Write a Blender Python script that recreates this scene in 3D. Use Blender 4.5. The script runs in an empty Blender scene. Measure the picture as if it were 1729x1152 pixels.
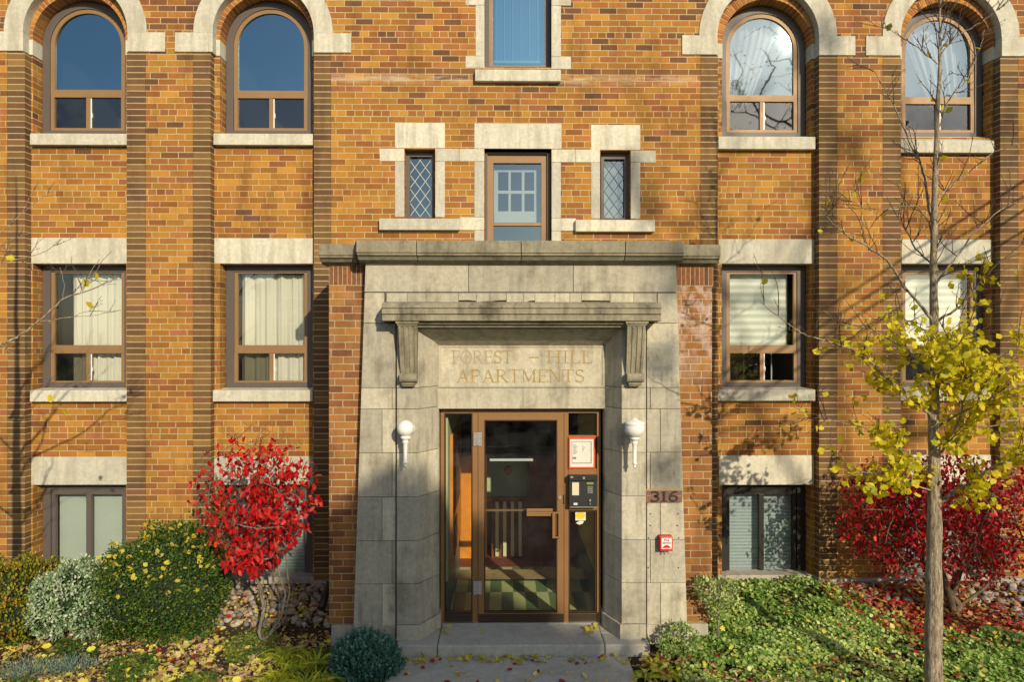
import bpy, bmesh, math, random
import numpy as np
from mathutils import Vector, Matrix
R = math.radians
rnd = random.Random(7)
rng = np.random.default_rng(11)
scene = bpy.context.scene
COL = scene.collection

# ------------------------------------------------------------------ camera, sky, sun, exposure
F, CX, CY, YAW = 1153.0, 864.5, 576.0, 0.0125
cam_d = bpy.data.cameras.new('camera'); cam = bpy.data.objects.new('camera', cam_d); COL.objects.link(cam)
cam.location = (0, 0, 0); cam.rotation_euler = (R(90), 0, -YAW)
cam_d.sensor_width = 36; cam_d.lens = F / 1729 * 36; cam_d.clip_end = 2000; cam_d.clip_start = 0.05
scene.camera = cam
SUN = Vector((0.43, -1.0, 0.45))                       # towards the sun
sun_d = bpy.data.lights.new('sun', 'SUN'); sun = bpy.data.objects.new('sun', sun_d); COL.objects.link(sun)
sun_d.energy = 4.45; sun_d.angle = R(0.55); sun_d.color = (1.0, 0.86, 0.64)
sun.rotation_euler = SUN.to_track_quat('Z', 'Y').to_euler(); sun.location = (10, -20, 12)
W = bpy.data.worlds.new('World'); scene.world = W; W.use_nodes = True
nt = W.node_tree; nt.nodes.clear()
sky = nt.nodes.new('ShaderNodeTexSky'); sky.sky_type = 'NISHITA'; sky.sun_disc = False
sky.sun_elevation = math.atan2(0.45, math.hypot(0.43, 1)); sky.sun_rotation = math.atan2(0.43, -1.0)
sky.ozone_density = 1.6; sky.air_density = 1.1
bg = nt.nodes.new('ShaderNodeBackground'); bg.inputs[1].default_value = 0.125
out = nt.nodes.new('ShaderNodeOutputWorld')
# clouds: white banks towards the right-hand half of the street
tc = nt.nodes.new('ShaderNodeTexCoord')
no = nt.nodes.new('ShaderNodeTexNoise'); no.inputs['Scale'].default_value = 5.0; no.inputs['Detail'].default_value = 8; no.inputs['Roughness'].default_value = .6
nt.links.new(tc.outputs['Generated'], no.inputs['Vector'])
sp = nt.nodes.new('ShaderNodeSeparateXYZ'); nt.links.new(tc.outputs['Generated'], sp.inputs[0])
mr = nt.nodes.new('ShaderNodeMapRange'); nt.links.new(sp.outputs['X'], mr.inputs[0])
mr.inputs[1].default_value = 0.12; mr.inputs[2].default_value = 0.34; mr.inputs[3].default_value = -.25; mr.inputs[4].default_value = .01
ad = nt.nodes.new('ShaderNodeMath'); ad.operation = 'ADD'; nt.links.new(no.outputs[0], ad.inputs[0]); nt.links.new(mr.outputs[0], ad.inputs[1])
cr = nt.nodes.new('ShaderNodeValToRGB'); cr.color_ramp.elements[0].position = .50; cr.color_ramp.elements[1].position = .64
nt.links.new(ad.outputs[0], cr.inputs[0])
mx = nt.nodes.new('ShaderNodeMix'); mx.data_type = 'RGBA'
nt.links.new(cr.outputs[0], mx.inputs[0]); nt.links.new(sky.outputs[0], mx.inputs[6]); mx.inputs[7].default_value = (5.6, 5.9, 6.3, 1)
nt.links.new(mx.outputs[2], bg.inputs[0]); nt.links.new(bg.outputs[0], out.inputs[0])
scene.view_settings.view_transform = 'Standard'; scene.view_settings.look = 'None'
scene.view_settings.exposure = 0.0; scene.view_settings.gamma = 1.0; scene.view_settings.use_curve_mapping = False
scene.cycles.max_bounces = 8; scene.cycles.transparent_max_bounces = 16

# ------------------------------------------------------------------ photograph measurements -> metres
def P(px, py, Y):
    a, b = (px - CX) / F, (py - CY) / F
    dx = a * math.cos(YAW) + math.sin(YAW); dy = -a * math.sin(YAW) + math.cos(YAW)
    t = Y / dy
    return dx * t, -b * t
def X(px, Y): return P(px, CY, Y)[0]
def Z(py, Y, px=CX): return P(px, py, Y)[1]
def V(px, py, Y): x, z = P(px, py, Y); return Vector((x, Y, z))
YB, YA, YW = 7.60, 7.50, 7.74          # recessed panels, piers and centre bay, window frames
YF, YS, YI, YT, YD = 6.33, 6.20, 6.165, 6.42, 6.52   # porch brick, porch stone, inner piers, name panel, door
G = -2.81                              # ground
ZF = -2.62                             # top of the concrete foundation
ZS = -2.70                             # door step

# ------------------------------------------------------------------ materials
class NT:
    def __init__(s, name):
        s.m = bpy.data.materials.new(name); s.m.use_nodes = True; s.t = s.m.node_tree; s.t.nodes.clear()
        s.out = s.t.nodes.new('ShaderNodeOutputMaterial')
    def set(s, sock, v):
        if isinstance(v, bpy.types.NodeSocket): s.t.links.new(v, sock)
        elif v is not None:
            if isinstance(v, (tuple, list)) and len(v) == 3 and sock.type == 'RGBA': v = (*v, 1)
            sock.default_value = v
    def n(s, typ, ins=None, **props):
        nd = s.t.nodes.new(typ)
        for k, v in props.items(): setattr(nd, k, v)
        for k, v in (ins or {}).items(): s.set(nd.inputs[k], v)
        return nd
    def ma(s, op, a, b=None, c=None):
        nd = s.n('ShaderNodeMath', operation=op); s.set(nd.inputs[0], a)
        if b is not None: s.set(nd.inputs[1], b)
        if c is not None: s.set(nd.inputs[2], c)
        return nd.outputs[0]
    def ramp(s, fac, stops, interp='LINEAR'):
        nd = s.n('ShaderNodeValToRGB'); cr = nd.color_ramp; cr.interpolation = interp
        while len(cr.elements) < len(stops): cr.elements.new(.5)
        for e, (p, c) in zip(cr.elements, stops):
            e.position = p; e.color = (*c, 1) if len(c) == 3 else c
        s.set(nd.inputs[0], fac); return nd.outputs[0]
    def mix(s, f, a, b, mode='MIX'):
        nd = s.n('ShaderNodeMix', data_type='RGBA', blend_type=mode); s.set(nd.inputs[0], f); s.set(nd.inputs[6], a); s.set(nd.inputs[7], b); return nd.outputs[2]
    def noise(s, scale, detail=4, vec=None, rough=.55, dim='3D', col=False):
        nd = s.n('ShaderNodeTexNoise', {'Scale': scale, 'Detail': detail, 'Roughness': rough})
        if vec is not None: s.set(nd.inputs['Vector'], vec)
        return nd.outputs['Color' if col else 'Fac']
    def pos(s): return s.n('ShaderNodeNewGeometry').outputs['Position']
    def xyz(s, v):
        nd = s.n('ShaderNodeSeparateXYZ'); s.set(nd.inputs[0], v); return nd.outputs
    def vec(s, x, y, z):
        nd = s.n('ShaderNodeCombineXYZ'); s.set(nd.inputs[0], x); s.set(nd.inputs[1], y); s.set(nd.inputs[2], z); return nd.outputs[0]
    def scale(s, v, f):
        nd = s.n('ShaderNodeVectorMath', operation='MULTIPLY'); s.set(nd.inputs[0], v); nd.inputs[1].default_value = f; return nd.outputs[0]
    def attr(s, name='tone'):
        return s.n('ShaderNodeAttribute', attribute_name=name).outputs['Fac']
    def bsdf(s, color, rough=.8, bump=None, strength=.3, dist=.01, metal=0, spec=.3, **kw):
        b = s.n('ShaderNodeBsdfPrincipled'); s.set(b.inputs['Base Color'], color); s.set(b.inputs['Roughness'], rough)
        b.inputs['Metallic'].default_value = metal; b.inputs['Specular IOR Level'].default_value = spec
        if bump is not None:
            bp = s.n('ShaderNodeBump', {'Height': bump, 'Strength': strength, 'Distance': dist}); s.t.links.new(bp.outputs[0], b.inputs['Normal'])
        for k, v in kw.items(): s.set(b.inputs[k], v)
        s.t.links.new(b.outputs[0], s.out.inputs[0]); return s.m

OCHRE = [(0, (0.348, 0.166, 0.028)), (.14, (0.310, 0.140, 0.026)), (.28, (0.376, 0.186, 0.033)), (.42, (0.291, 0.123, 0.025)), (.54, (0.338, 0.153, 0.030)), (.64, (0.268, 0.107, 0.025)),
         (.74, (0.310, 0.126, 0.037)), (.84, (0.254, 0.093, 0.028)), (.92, (0.282, 0.107, 0.047)), (.965, (0.207, 0.084, 0.030)), (.99, (0.141, 0.065, 0.032))]
DARKB = [(0, (.165, .096, .036)), (.2, (.140, .076, .031)), (.4, (.185, .102, .036)), (.55, (.125, .068, .033)), (.7, (.215, .120, .040)), (.82, (.155, .074, .033)), (.92, (.125, .072, .036))]
REDDISH = [(0, (.30, .135, .036)), (.2, (.24, .098, .031)), (.38, (.33, .155, .038)), (.55, (.26, .105, .034)), (.68, (.20, .078, .030)), (.8, (.30, .135, .042)), (.92, (.17, .068, .032))]
def brick_material(name, stops, L=.193, H=.0669, mort=.0083, stack=False, voff=ZF, headers=13, efflor=0, mortar_col=(.52, .41, .21), rows=None, xwarm=True):
    s = NT(name); p = s.pos(); q = s.xyz(p)
    wob = s.xyz(s.noise(38, 2, p, col=True))
    u = s.ma('ADD', s.ma('ADD', q[0], q[1]), s.ma('MULTIPLY', s.ma('SUBTRACT', wob[0], .5), .006))
    v = s.ma('ADD', s.ma('SUBTRACT', q[2], voff), s.ma('MULTIPLY', s.ma('SUBTRACT', wob[1], .5), .005))
    vr = s.ma('DIVIDE', v, H); row = s.ma('FLOOR', vr); fv = s.ma('MULTIPLY', s.ma('SUBTRACT', vr, row), H)
    if stack:
        m = s.ma('MINIMUM', fv, s.ma('SUBTRACT', H, fv)); col = 0.0; oid = s.n('ShaderNodeObjectInfo').outputs['Random']; cell = s.vec(s.ma('MULTIPLY', oid, 97.0), row, 3.3); bigv = s.vec(s.ma('MULTIPLY', oid, 9.0), 0.0, s.ma('MULTIPLY', row, H))
    else:
        jit = s.n('ShaderNodeTexWhiteNoise', {'W': row}, noise_dimensions='1D').outputs['Value']
        hd = s.ma('LESS_THAN', s.ma('MODULO', s.ma('ADD', row, 600.0), float(headers)), .5)
        sc = s.ma('ADD', 1.0, hd)
        sh = s.ma('ADD', s.ma('MULTIPLY', s.ma('MODULO', s.ma('ADD', row, 600.0), 2.0), .5), s.ma('MULTIPLY', jit, .22))
        uu = s.ma('ADD', s.ma('MULTIPLY', s.ma('DIVIDE', u, L), sc), s.ma('ADD', sh, 400.0))
        col = s.ma('FLOOR', uu); fu = s.ma('MULTIPLY', s.ma('SUBTRACT', uu, col), s.ma('DIVIDE', L, sc))
        mu = s.ma('MINIMUM', fu, s.ma('SUBTRACT', s.ma('DIVIDE', L, sc), fu)); mv = s.ma('MINIMUM', fv, s.ma('SUBTRACT', H, fv))
        m = s.ma('MINIMUM', mu, mv); cell = s.vec(col, row, 1.7); bigv = s.vec(s.ma('MULTIPLY', s.ma('DIVIDE', col, sc), L), 0.0, s.ma('MULTIPLY', row, H))
    wn = s.n('ShaderNodeTexWhiteNoise', {'Vector': cell}, noise_dimensions='3D')
    wc = s.xyz(wn.outputs['Color'])
    big = s.noise(.8, 3, bigv)
    f = s.ma('ADD', s.ma('MULTIPLY', s.ma('POWER', wc[0], 1.15), .96), s.ma('MULTIPLY', s.ma('SUBTRACT', big, .5), .25 if stack else .75))
    if xwarm: f = s.ma('ADD', f, s.n('ShaderNodeMapRange', {0: s.xyz(bigv)[2], 1: 4.6, 2: 6.3, 3: 0.0, 4: .30}).outputs[0])
    f = s.ma('MAXIMUM', s.ma('MINIMUM', f, .999), 0)
    base = s.ramp(f, stops, 'CONSTANT')
    # fired clay: streaks inside a brick, small value changes brick to brick
    st = s.noise(60, 5, s.scale(p, (.5, .5, 2.2)), .7)
    cl = s.noise(9, 4, p, .6)
    val = s.ma('ADD', s.ma('MULTIPLY', wc[1], .42), s.ma('ADD', s.ma('MULTIPLY', st, .6), s.ma('MULTIPLY', cl, .55)))
    base = s.mix(1.0, base, s.ramp(val, [(.15, (.66, .63, .62)), (.78, (1.0, 1.0, 1.0)), (1, (1.28, 1.25, 1.2))]), 'MULTIPLY')
    mask = s.n('ShaderNodeMapRange', {0: m, 1: mort * .36, 2: mort * .66, 3: 0.0, 4: 1.0}, clamp=True).outputs[0]
    mc = s.mix(s.noise(3.5, 5, p, .65), tuple(c * .62 for c in mortar_col), tuple(c * 1.25 for c in mortar_col))
    c = s.mix(mask, mc, base)
    if rows:      # one belt of dark headers
        z0, z1 = rows
        belt = s.ma('MULTIPLY', s.ma('GREATER_THAN', q[2], z0), s.ma('LESS_THAN', q[2], z1))
        c = s.mix(s.ma('MULTIPLY', belt, .8), c, s.mix(mask, mc, (.17, .075, .035)))
    grime = s.noise(1.7, 6, s.scale(p, (2.2, 2.2, .45)), .68)
    c = s.mix(1.0, c, s.ramp(grime, [(.30, (.70, .68, .68)), (.48, (1.0, 1.0, 1.0)), (.75, (1.06, 1.05, 1.0))]), 'MULTIPLY')
    # lime bloom: pale stains left by water
    if rows:
        lb = s.ma('MULTIPLY', s.n('ShaderNodeMapRange', {0: s.ma('ABSOLUTE', s.ma('SUBTRACT', q[2], z0 - .05)), 1: .0, 2: .07, 3: .75, 4: 0.0}, clamp=True).outputs[0], s.n('ShaderNodeMapRange', {0: s.noise(4, 6, s.scale(p, (.5, 1, 3)), .7), 1: .42, 2: .62}, clamp=True).outputs[0])
        c = s.mix(lb, c, (.60, .50, .36))
    ef = s.noise(5.5, 6, s.scale(p, (1, 1, .7)), .72)
    efm = s.n('ShaderNodeMapRange', {0: ef, 1: .66 if not efflor else .44, 2: .80 if not efflor else .60, 3: 0.0, 4: .35 if not efflor else .85}, clamp=True).outputs[0]
    if efflor:
        up = s.n('ShaderNodeMapRange', {0: q[2], 1: -.45, 2: .0, 3: 0.0, 4: 1.0}, clamp=True).outputs[0]
        rt = s.n('ShaderNodeMapRange', {0: q[0], 1: 0.0, 2: 1.2, 3: .08, 4: 1.0}, clamp=True).outputs[0]
        efm = s.ma('MULTIPLY', efm, s.ma('MULTIPLY', up, rt))
    c = s.mix(efm, c, (.56, .45, .38))
    hgt = s.ma('ADD', s.ma('MULTIPLY', mask, 1.0), s.ma('ADD', s.ma('MULTIPLY', st, .25), s.ma('MULTIPLY', wc[2], .5)))
    return s.bsdf(c, .86, hgt, .55, .006, spec=.25)

def stone_material(name, c1, c2, dark, dirt=.5, bump=.35, streak=1.0, pits=True):
    s = NT(name); p = s.pos()
    a = s.noise(3.0, 7, p, .68); b = s.noise(26, 5, p, .7); sk = s.noise(7, 5, s.scale(p, (1.5, 1.5, .22)), .62); fine = s.noise(170, 3, p, .7)
    c = s.mix(s.n('ShaderNodeMapRange', {0: a, 1: .32, 2: .68}, clamp=True).outputs[0], c1, c2)
    t = s.attr('tone')
    c = s.mix(1.0, c, s.ramp(t, [(0, (.76, .76, .77)), (1, (1.12, 1.11, 1.08))]), 'MULTIPLY')
    c = s.mix(1.0, c, s.ramp(b, [(.25, (.78, .78, .78)), (.7, (1.1, 1.1, 1.08))]), 'MULTIPLY')
    c = s.mix(1.0, c, s.ramp(fine, [(.3, (.80, .80, .79)), (.7, (1.13, 1.13, 1.13))]), 'MULTIPLY')
    drip = s.noise(16, 4, s.scale(p, (1.6, 1.6, .10)), .6); dpatch = s.noise(1.9, 4, p, .6)
    dd = s.ma('MULTIPLY', s.n('ShaderNodeMapRange', {0: drip, 1: .54, 2: .68, 3: 0.0, 4: .55 * dirt}, clamp=True).outputs[0], s.n('ShaderNodeMapRange', {0: dpatch, 1: .45, 2: .6}, clamp=True).outputs[0])
    c = s.mix(dd, c, dark)
    dm = s.n('ShaderNodeMapRange', {0: s.ma('ADD', s.ma('MULTIPLY', sk, .6 * streak), s.ma('MULTIPLY', a, 1 - .6 * streak)), 1: .465, 2: .63, 3: 0.0, 4: dirt}, clamp=True).outputs[0]
    c = s.mix(dm, c, dark)
    return s.bsdf(c, .88, s.ma('ADD', s.ma('MULTIPLY', b, .7), s.ma('MULTIPLY', fine, .5)), bump, .008, spec=.2)

def plain(name, color, rough=.5, metal=0, spec=.4, mott=.12, sc=20, bump=.05, coat=0):
    s = NT(name); p = s.pos(); f = s.noise(sc, 4, p)
    c = s.mix(f, tuple(max(0, x * (1 - mott)) for x in color), tuple(min(1, x * (1 + mott)) for x in color))
    rr = s.ma('ADD', rough - .06, s.ma('MULTIPLY', s.noise(sc * 2.1, 3, p), .12))
    return s.bsdf(c, rr, f, bump, .004, metal=metal, spec=spec, **({'Coat Weight': coat} if coat else {}))

def glass_material(name, refl=.22, tint=(.86, .9, .88), col=(.9, .95, 1), dust=.0):
    s = NT(name); p = s.pos()
    tr = s.n('ShaderNodeBsdfTransparent', {'Color': tint}); gl = s.n('ShaderNodeBsdfGlossy', {'Color': col, 'Roughness': .02})
    bp = s.n('ShaderNodeBump', {'Height': s.noise(1.6, 2, p), 'Strength': .06, 'Distance': .02}); s.t.links.new(bp.outputs[0], gl.inputs['Normal'])
    fr = s.n('ShaderNodeFresnel', {'IOR': 1.5}).outputs[0]
    f = s.ma('MINIMUM', s.ma('ADD', fr, refl), 1.0)
    mxs = s.n('ShaderNodeMixShader', {0: f}); s.t.links.new(tr.outputs[0], mxs.inputs[1]); s.t.links.new(gl.outputs[0], mxs.inputs[2])
    last = mxs
    if dust:
        df = s.n('ShaderNodeBsdfDiffuse', {'Color': (.5, .5, .46)})
        m2 = s.n('ShaderNodeMixShader', {0: s.ma('MULTIPLY', s.n('ShaderNodeMapRange', {0: s.noise(6, 6, p, .7), 1: .4, 2: .8}, clamp=True).outputs[0], dust)})
        s.t.links.new(mxs.outputs[0], m2.inputs[1]); s.t.links.new(df.outputs[0], m2.inputs[2]); last = m2
    s.t.links.new(last.outputs[0], s.out.inputs[0]); return s.m

def leaf_material(name, stops, trans=.35, rough=.5, interp='LINEAR', spec=.35):
    s = NT(name); t = s.attr('tone'); c = s.ramp(t, stops, interp)
    c = s.mix(1.0, c, s.ramp(s.noise(45, 3, s.pos()), [(.3, (.75, .75, .75)), (.7, (1.15, 1.15, 1.15))]), 'MULTIPLY')
    b = s.n('ShaderNodeBsdfPrincipled', {'Base Color': c, 'Roughness': rough}); b.inputs['Specular IOR Level'].default_value = spec
    tl = s.n('ShaderNodeBsdfTranslucent', {'Color': c}); mxs = s.n('ShaderNodeMixShader', {0: trans})
    s.t.links.new(b.outputs[0], mxs.inputs[1]); s.t.links.new(tl.outputs[0], mxs.inputs[2]); s.t.links.new(mxs.outputs[0], s.out.inputs[0]); return s.m

def bark_material(name, c1, c2, sc=14):
    s = NT(name); p = s.pos(); a = s.noise(sc, 6, s.scale(p, (2.2, 2.2, .55)), .7); b = s.noise(sc * 5, 3, p, .6)
    c = s.mix(s.n('ShaderNodeMapRange', {0: a, 1: .35, 2: .65}, clamp=True).outputs[0], c1, c2)
    return s.bsdf(c, .9, s.ma('ADD', a, s.ma('MULTIPLY', b, .3)), 1.0, .03, spec=.15)

beltz = (Z(126, YA), Z(114, YA))
M = dict(
    brick=brick_material('ochre_brick', OCHRE), brick_bay=brick_material('ochre_brick_centre', OCHRE, rows=beltz),
    dark_brick=brick_material('brown_stack_brick', DARKB, stack=True, mort=.0105, mortar_col=(.46, .37, .20)),
    porch_brick=brick_material('porch_brick', REDDISH, L=.195, H=.0669, efflor=1, headers=999, mortar_col=(.47, .38, .24), xwarm=False),
    limestone=stone_material('limestone_trim', (.58, .56, .46), (.72, .69, .57), (.30, .27, .19), .60, .3, .95),
    porch_stone=stone_material('porch_stone', (.44, .415, .335), (.70, .645, .50), (.17, .152, .115), .80, .6, .55),
    canopy_stone=stone_material('weathered_stone', (.29, .26, .185), (.47, .425, .305), (.09, .08, .055), .9, .8, .6),
    concrete=stone_material('concrete', (.42, .40, .33), (.54, .50, .41), (.2, .19, .16), .5, .4),
    path=stone_material('path_concrete', (.48, .465, .42), (.62, .60, .53), (.28, .26, .22), .6, .5, .3),
    mortar=stone_material('joint_mortar', (.13, .12, .09), (.18, .16, .12), (.08, .07, .06), .5, .4),
    trim_grey=plain('grey_window_trim', (.105, .088, .080), .5, mott=.1),
    black_and_shaded=plain('black_and_shaded_trim', (.022, .020, .018), .45),
    bronze=plain('bronze_aluminium', (.285, .15, .058), .42, .25, mott=.16, sc=7),
    tan=plain('tan_window_frame', (.27, .16, .07), .5, .1, mott=.14, sc=7),
    dark_bronze=plain('dark_bronze', (.06, .04, .025), .4, .3),
    glass=glass_material('window_glass', .07, (.95, .97, .95)), glass_sky=glass_material('coated_window_glass', .33, (.72, .78, .78), (.46, .74, .90)), glass_blue=glass_material('blue_coated_glass', .36, (.6, .7, .76), (.40, .78, 1)), glass_clear=glass_material('bright_window_glass', .20, (.85, .90, .92), (.66, .86, 1)), glass_mid=glass_material('grey_blue_glass', .17, (.8, .84, .84), (.62, .80, .92)),
    glass_door=glass_material('door_glass', .02, (.85, .88, .84), dust=.035),
    glass_net=glass_material('screened_glass', .04, (.45, .45, .40), dust=.05),
    white=plain('white_paint', (.78, .77, .72), .35, mott=.05), globe=plain('opal_glass', (.82, .80, .76), .18, spec=.6, mott=.03),
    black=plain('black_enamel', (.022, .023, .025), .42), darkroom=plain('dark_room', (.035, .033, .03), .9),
    steel=plain('brushed_steel', (.62, .61, .58), .35, .8), red=plain('red_enamel', (.55, .035, .02), .4),
    orange_red=plain('orange_red_frame', (.66, .09, .03), .45), paper=plain('paper', (.68, .68, .60), .8, mott=.1, sc=25),
    ink=plain('faded_ink', (.20, .20, .18), .8), ink_dark=plain('dark_print', (.06, .02, .02), .8), gilt=plain('worn_gilt', (.36, .245, .075), .6, mott=.5, sc=30),
    gilt_worn=plain('weathered_letter', (.36, .31, .21), .7, mott=.3, sc=30),
    plaque=plain('brown_plaque', (.19, .105, .080), .6, mott=.3, sc=18), plaque_no=plain('plaque_figures', (.045, .032, .018), .5, mott=.3),
    plaque_chip=plain('bare_plaque_wood', (.42, .27, .13), .8, mott=.3, sc=30),
    cream=plain('cream_label', (.66, .58, .40), .7), lcd=plain('lcd_display', (.25, .30, .05), .3), yellow=plain('yellow_sticker', (.72, .55, .03), .6),
    wood=plain('orange_wood', (.75, .28, .035), .4, mott=.3, sc=9), wood_dark=plain('brown_wood', (.20, .075, .024), .5, mott=.3, sc=9),
    marble=plain('green_marble', (.10, .17, .13), .4, mott=.4, sc=12), wall_green=plain('pale_green_wall', (.55, .60, .38), .8),
    slat=plain('pale_slat', (.62, .66, .44), .6), tile_red=plain('red_floor_tile', (.25, .075, .045), .6),
    asphalt=stone_material('asphalt', (.045, .045, .047), (.06, .06, .06), (.03, .03, .03), .5, .6, .2),
    lead=plain('lead_came', (.16, .15, .13), .6), silver=plain('pale_muntin', (.46, .50, .46), .7, mott=.2, sc=60),
)
def curtain_material():
    s = NT('cream_curtain'); c = s.mix(s.noise(5, 3, s.pos()), (.80, .79, .68), (.88, .87, .76))
    b = s.n('ShaderNodeBsdfPrincipled', {'Base Color': c, 'Roughness': .9}); tl = s.n('ShaderNodeBsdfTranslucent', {'Color': c})
    m = s.n('ShaderNodeMixShader', {0: .3}); s.t.links.new(b.outputs[0], m.inputs[1]); s.t.links.new(tl.outputs[0], m.inputs[2]); s.t.links.new(m.outputs[0], s.out.inputs[0]); return s.m
M['curtain'] = curtain_material()
def sheer_material():
    s = NT('sheer_curtain'); b = s.n('ShaderNodeBsdfDiffuse', {'Color': (.75, .77, .78)}); t = s.n('ShaderNodeBsdfTransparent')
    m = s.n('ShaderNodeMixShader', {0: .42}); s.t.links.new(t.outputs[0], m.inputs[1]); s.t.links.new(b.outputs[0], m.inputs[2]); s.t.links.new(m.outputs[0], s.out.inputs[0]); return s.m
M['sheer'] = sheer_material()
def blind_material(name, a, b, pitch, soft=.3):
    s = NT(name); q = s.xyz(s.pos()); f = s.ma('FRACT', s.ma('DIVIDE', s.ma('ADD', q[2], 10), pitch))
    f2 = s.n('ShaderNodeMapRange', {0: s.ma('ABSOLUTE', s.ma('SUBTRACT', f, .5)), 1: .25 - soft / 2, 2: .25 + soft / 2}, clamp=True).outputs[0]
    return s.bsdf(s.mix(f2, a, b), .85, f2, .3, .01)
M['zebra'] = blind_material('zebra_blind', (.80, .82, .74), (.58, .62, .56), .083, .22)
M['shaded_slat_blind'] = blind_material('shaded_slatted_blind', (.40, .48, .50), (.25, .32, .35), .038, .4)  # slat tones darkened and blued, bush shade put into the colour
M['frost'] = plain('frosted_blind', (.40, .46, .42), .7, mott=.12, sc=3)
def tile_material():
    s = NT('green_checker_tile'); q = s.xyz(s.pos()); T = .125
    a = s.ma('FLOOR', s.ma('DIVIDE', s.ma('ADD', q[0], 8.02), T)); b = s.ma('FLOOR', s.ma('DIVIDE', s.ma('ADD', q[1], .66), 1.0))
    k = s.ma('MODULO', s.ma('ADD', a, b), 2.0)
    return s.bsdf(s.mix(k, (.62, .68, .34), (.17, .26, .13)), .45, s.noise(30, 3, s.pos()), .05, .005)
M['tile'] = tile_material()
s = NT('lit_tube'); em = s.n('ShaderNodeEmission', {'Color': (.85, .85, .6), 'Strength': .75}); s.t.links.new(em.outputs[0], s.out.inputs[0]); M['tube_light'] = s.m

# ------------------------------------------------------------------ mesh building
class MB:
    def __init__(s): s.v = []; s.f = []; s.t = []
    def face(s, pts, tone=.5):
        n = len(s.v); s.v += [tuple(p) for p in pts]; s.f.append(tuple(range(n, n + len(pts)))); s.t.append(tone)
    def box(s, x0, x1, y0, y1, z0, z1, tone=.5):
        x0, x1 = min(x0, x1), max(x0, x1); y0, y1 = min(y0, y1), max(y0, y1); z0, z1 = min(z0, z1), max(z0, z1)
        n = len(s.v)
        s.v += [(x0, y0, z0), (x1, y0, z0), (x1, y1, z0), (x0, y1, z0), (x0, y0, z1), (x1, y0, z1), (x1, y1, z1), (x0, y1, z1)]
        for f in ((0, 3, 2, 1), (4, 5, 6, 7), (0, 1, 5, 4), (1, 2, 6, 5), (2, 3, 7, 6), (3, 0, 4, 7)):
            s.f.append(tuple(n + i for i in f)); s.t.append(tone)
    def prism(s, pts, axis, a0, a1, tone=.5):
        """pts: 2-D outline; axis 'x': (y,z) outline swept in x; 'y': (x,z) swept in y; 'z': (x,y) swept in z"""
        def mk(p, a):
            return (a, p[0], p[1]) if axis == 'x' else (p[0], a, p[1]) if axis == 'y' else (p[0], p[1], a)
        area = sum(pts[i][0] * pts[(i + 1) % len(pts)][1] - pts[(i + 1) % len(pts)][0] * pts[i][1] for i in range(len(pts)))
        if area < 0: pts = pts[::-1]
        if axis == 'y': pts = pts[::-1]
        n = len(s.v); k = len(pts)
        s.v += [mk(p, a0) for p in pts] + [mk(p, a1) for p in pts]
        s.f.append(tuple(n + i for i in range(k))[::-1]); s.f.append(tuple(n + k + i for i in range(k))); s.t += [tone, tone]
        for i in range(k):
            j = (i + 1) % k; s.f.append((n + i, n + j, n + k + j, n + k + i)); s.t.append(tone)
    def tube(s, pts, radii, sides=6, cap=True, tone=.5):
        n0 = len(s.v); k = len(pts); prev = None
        for i, p in enumerate(pts):
            p = Vector(p)
            d = (Vector(pts[min(i + 1, k - 1)]) - Vector(pts[max(i - 1, 0)]))
            d = d.normalized() if d.length > 1e-9 else Vector((0, 0, 1))
            a = d.orthogonal().normalized() if prev is None else (prev - d * prev.dot(d))
            a = a.normalized() if a.length > 1e-6 else d.orthogonal().normalized()
            prev = a; b = d.cross(a)
            for j in range(sides):
                w = 2 * math.pi * j / sides; s.v.append(tuple(p + (a * math.cos(w) + b * math.sin(w)) * radii[i]))
        for i in range(k - 1):
            for j in range(sides):
                jj = (j + 1) % sides; s.f.append((n0 + i * sides + j, n0 + i * sides + jj, n0 + (i + 1) * sides + jj, n0 + (i + 1) * sides + j)); s.t.append(tone)
        if cap:
            s.f.append(tuple(n0 + j for j in range(sides))[::-1]); s.f.append(tuple(n0 + (k - 1) * sides + j for j in range(sides))); s.t += [tone, tone]
    def lathe(s, c, prof, sides=24, tone=.5):
        """prof: (radius, z) pairs top to bottom about a vertical axis through c"""
        s.tube([(c[0], c[1], c[2] + z) for r, z in prof], [max(r, 1e-4) for r, z in prof], sides, True, tone)
    def ring(s, o, i, y0, y1, tone=.5):
        """rectangular frame, o / i = (x0,x1,z0,z1) outer / inner; mitred quads, no overlap"""
        O = [(o[0], o[2]), (o[1], o[2]), (o[1], o[3]), (o[0], o[3])]; I = [(i[0], i[2]), (i[1], i[2]), (i[1], i[3]), (i[0], i[3])]
        for k in range(4):
            j = (k + 1) % 4
            s.face([(O[k][0], y0, O[k][1]), (O[j][0], y0, O[j][1]), (I[j][0], y0, I[j][1]), (I[k][0], y0, I[k][1])], tone)
            s.face([(I[k][0], y0, I[k][1]), (I[j][0], y0, I[j][1]), (I[j][0], y1, I[j][1]), (I[k][0], y1, I[k][1])], tone)
            s.face([(O[k][0], y1, O[k][1]), (O[j][0], y1, O[j][1]), (O[j][0], y0, O[j][1]), (O[k][0], y0, O[k][1])], tone)
    def build(s, name, mat, parent=None, smooth=False, bevel=0):
        me = bpy.data.meshes.new(name); me.from_pydata(s.v, [], s.f)
        a = me.attributes.new('tone', 'FLOAT', 'FACE'); a.data.foreach_set('value', s.t)
        o = link(name, me, mat, parent)
        if smooth:
            me.polygons.foreach_set('use_smooth', [True] * len(me.polygons))
        if bevel:
            b = o.modifiers.new('edge', 'BEVEL'); b.width = bevel; b.segments = 2; b.limit_method = 'ANGLE'; b.angle_limit = R(40)
        return o
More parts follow.
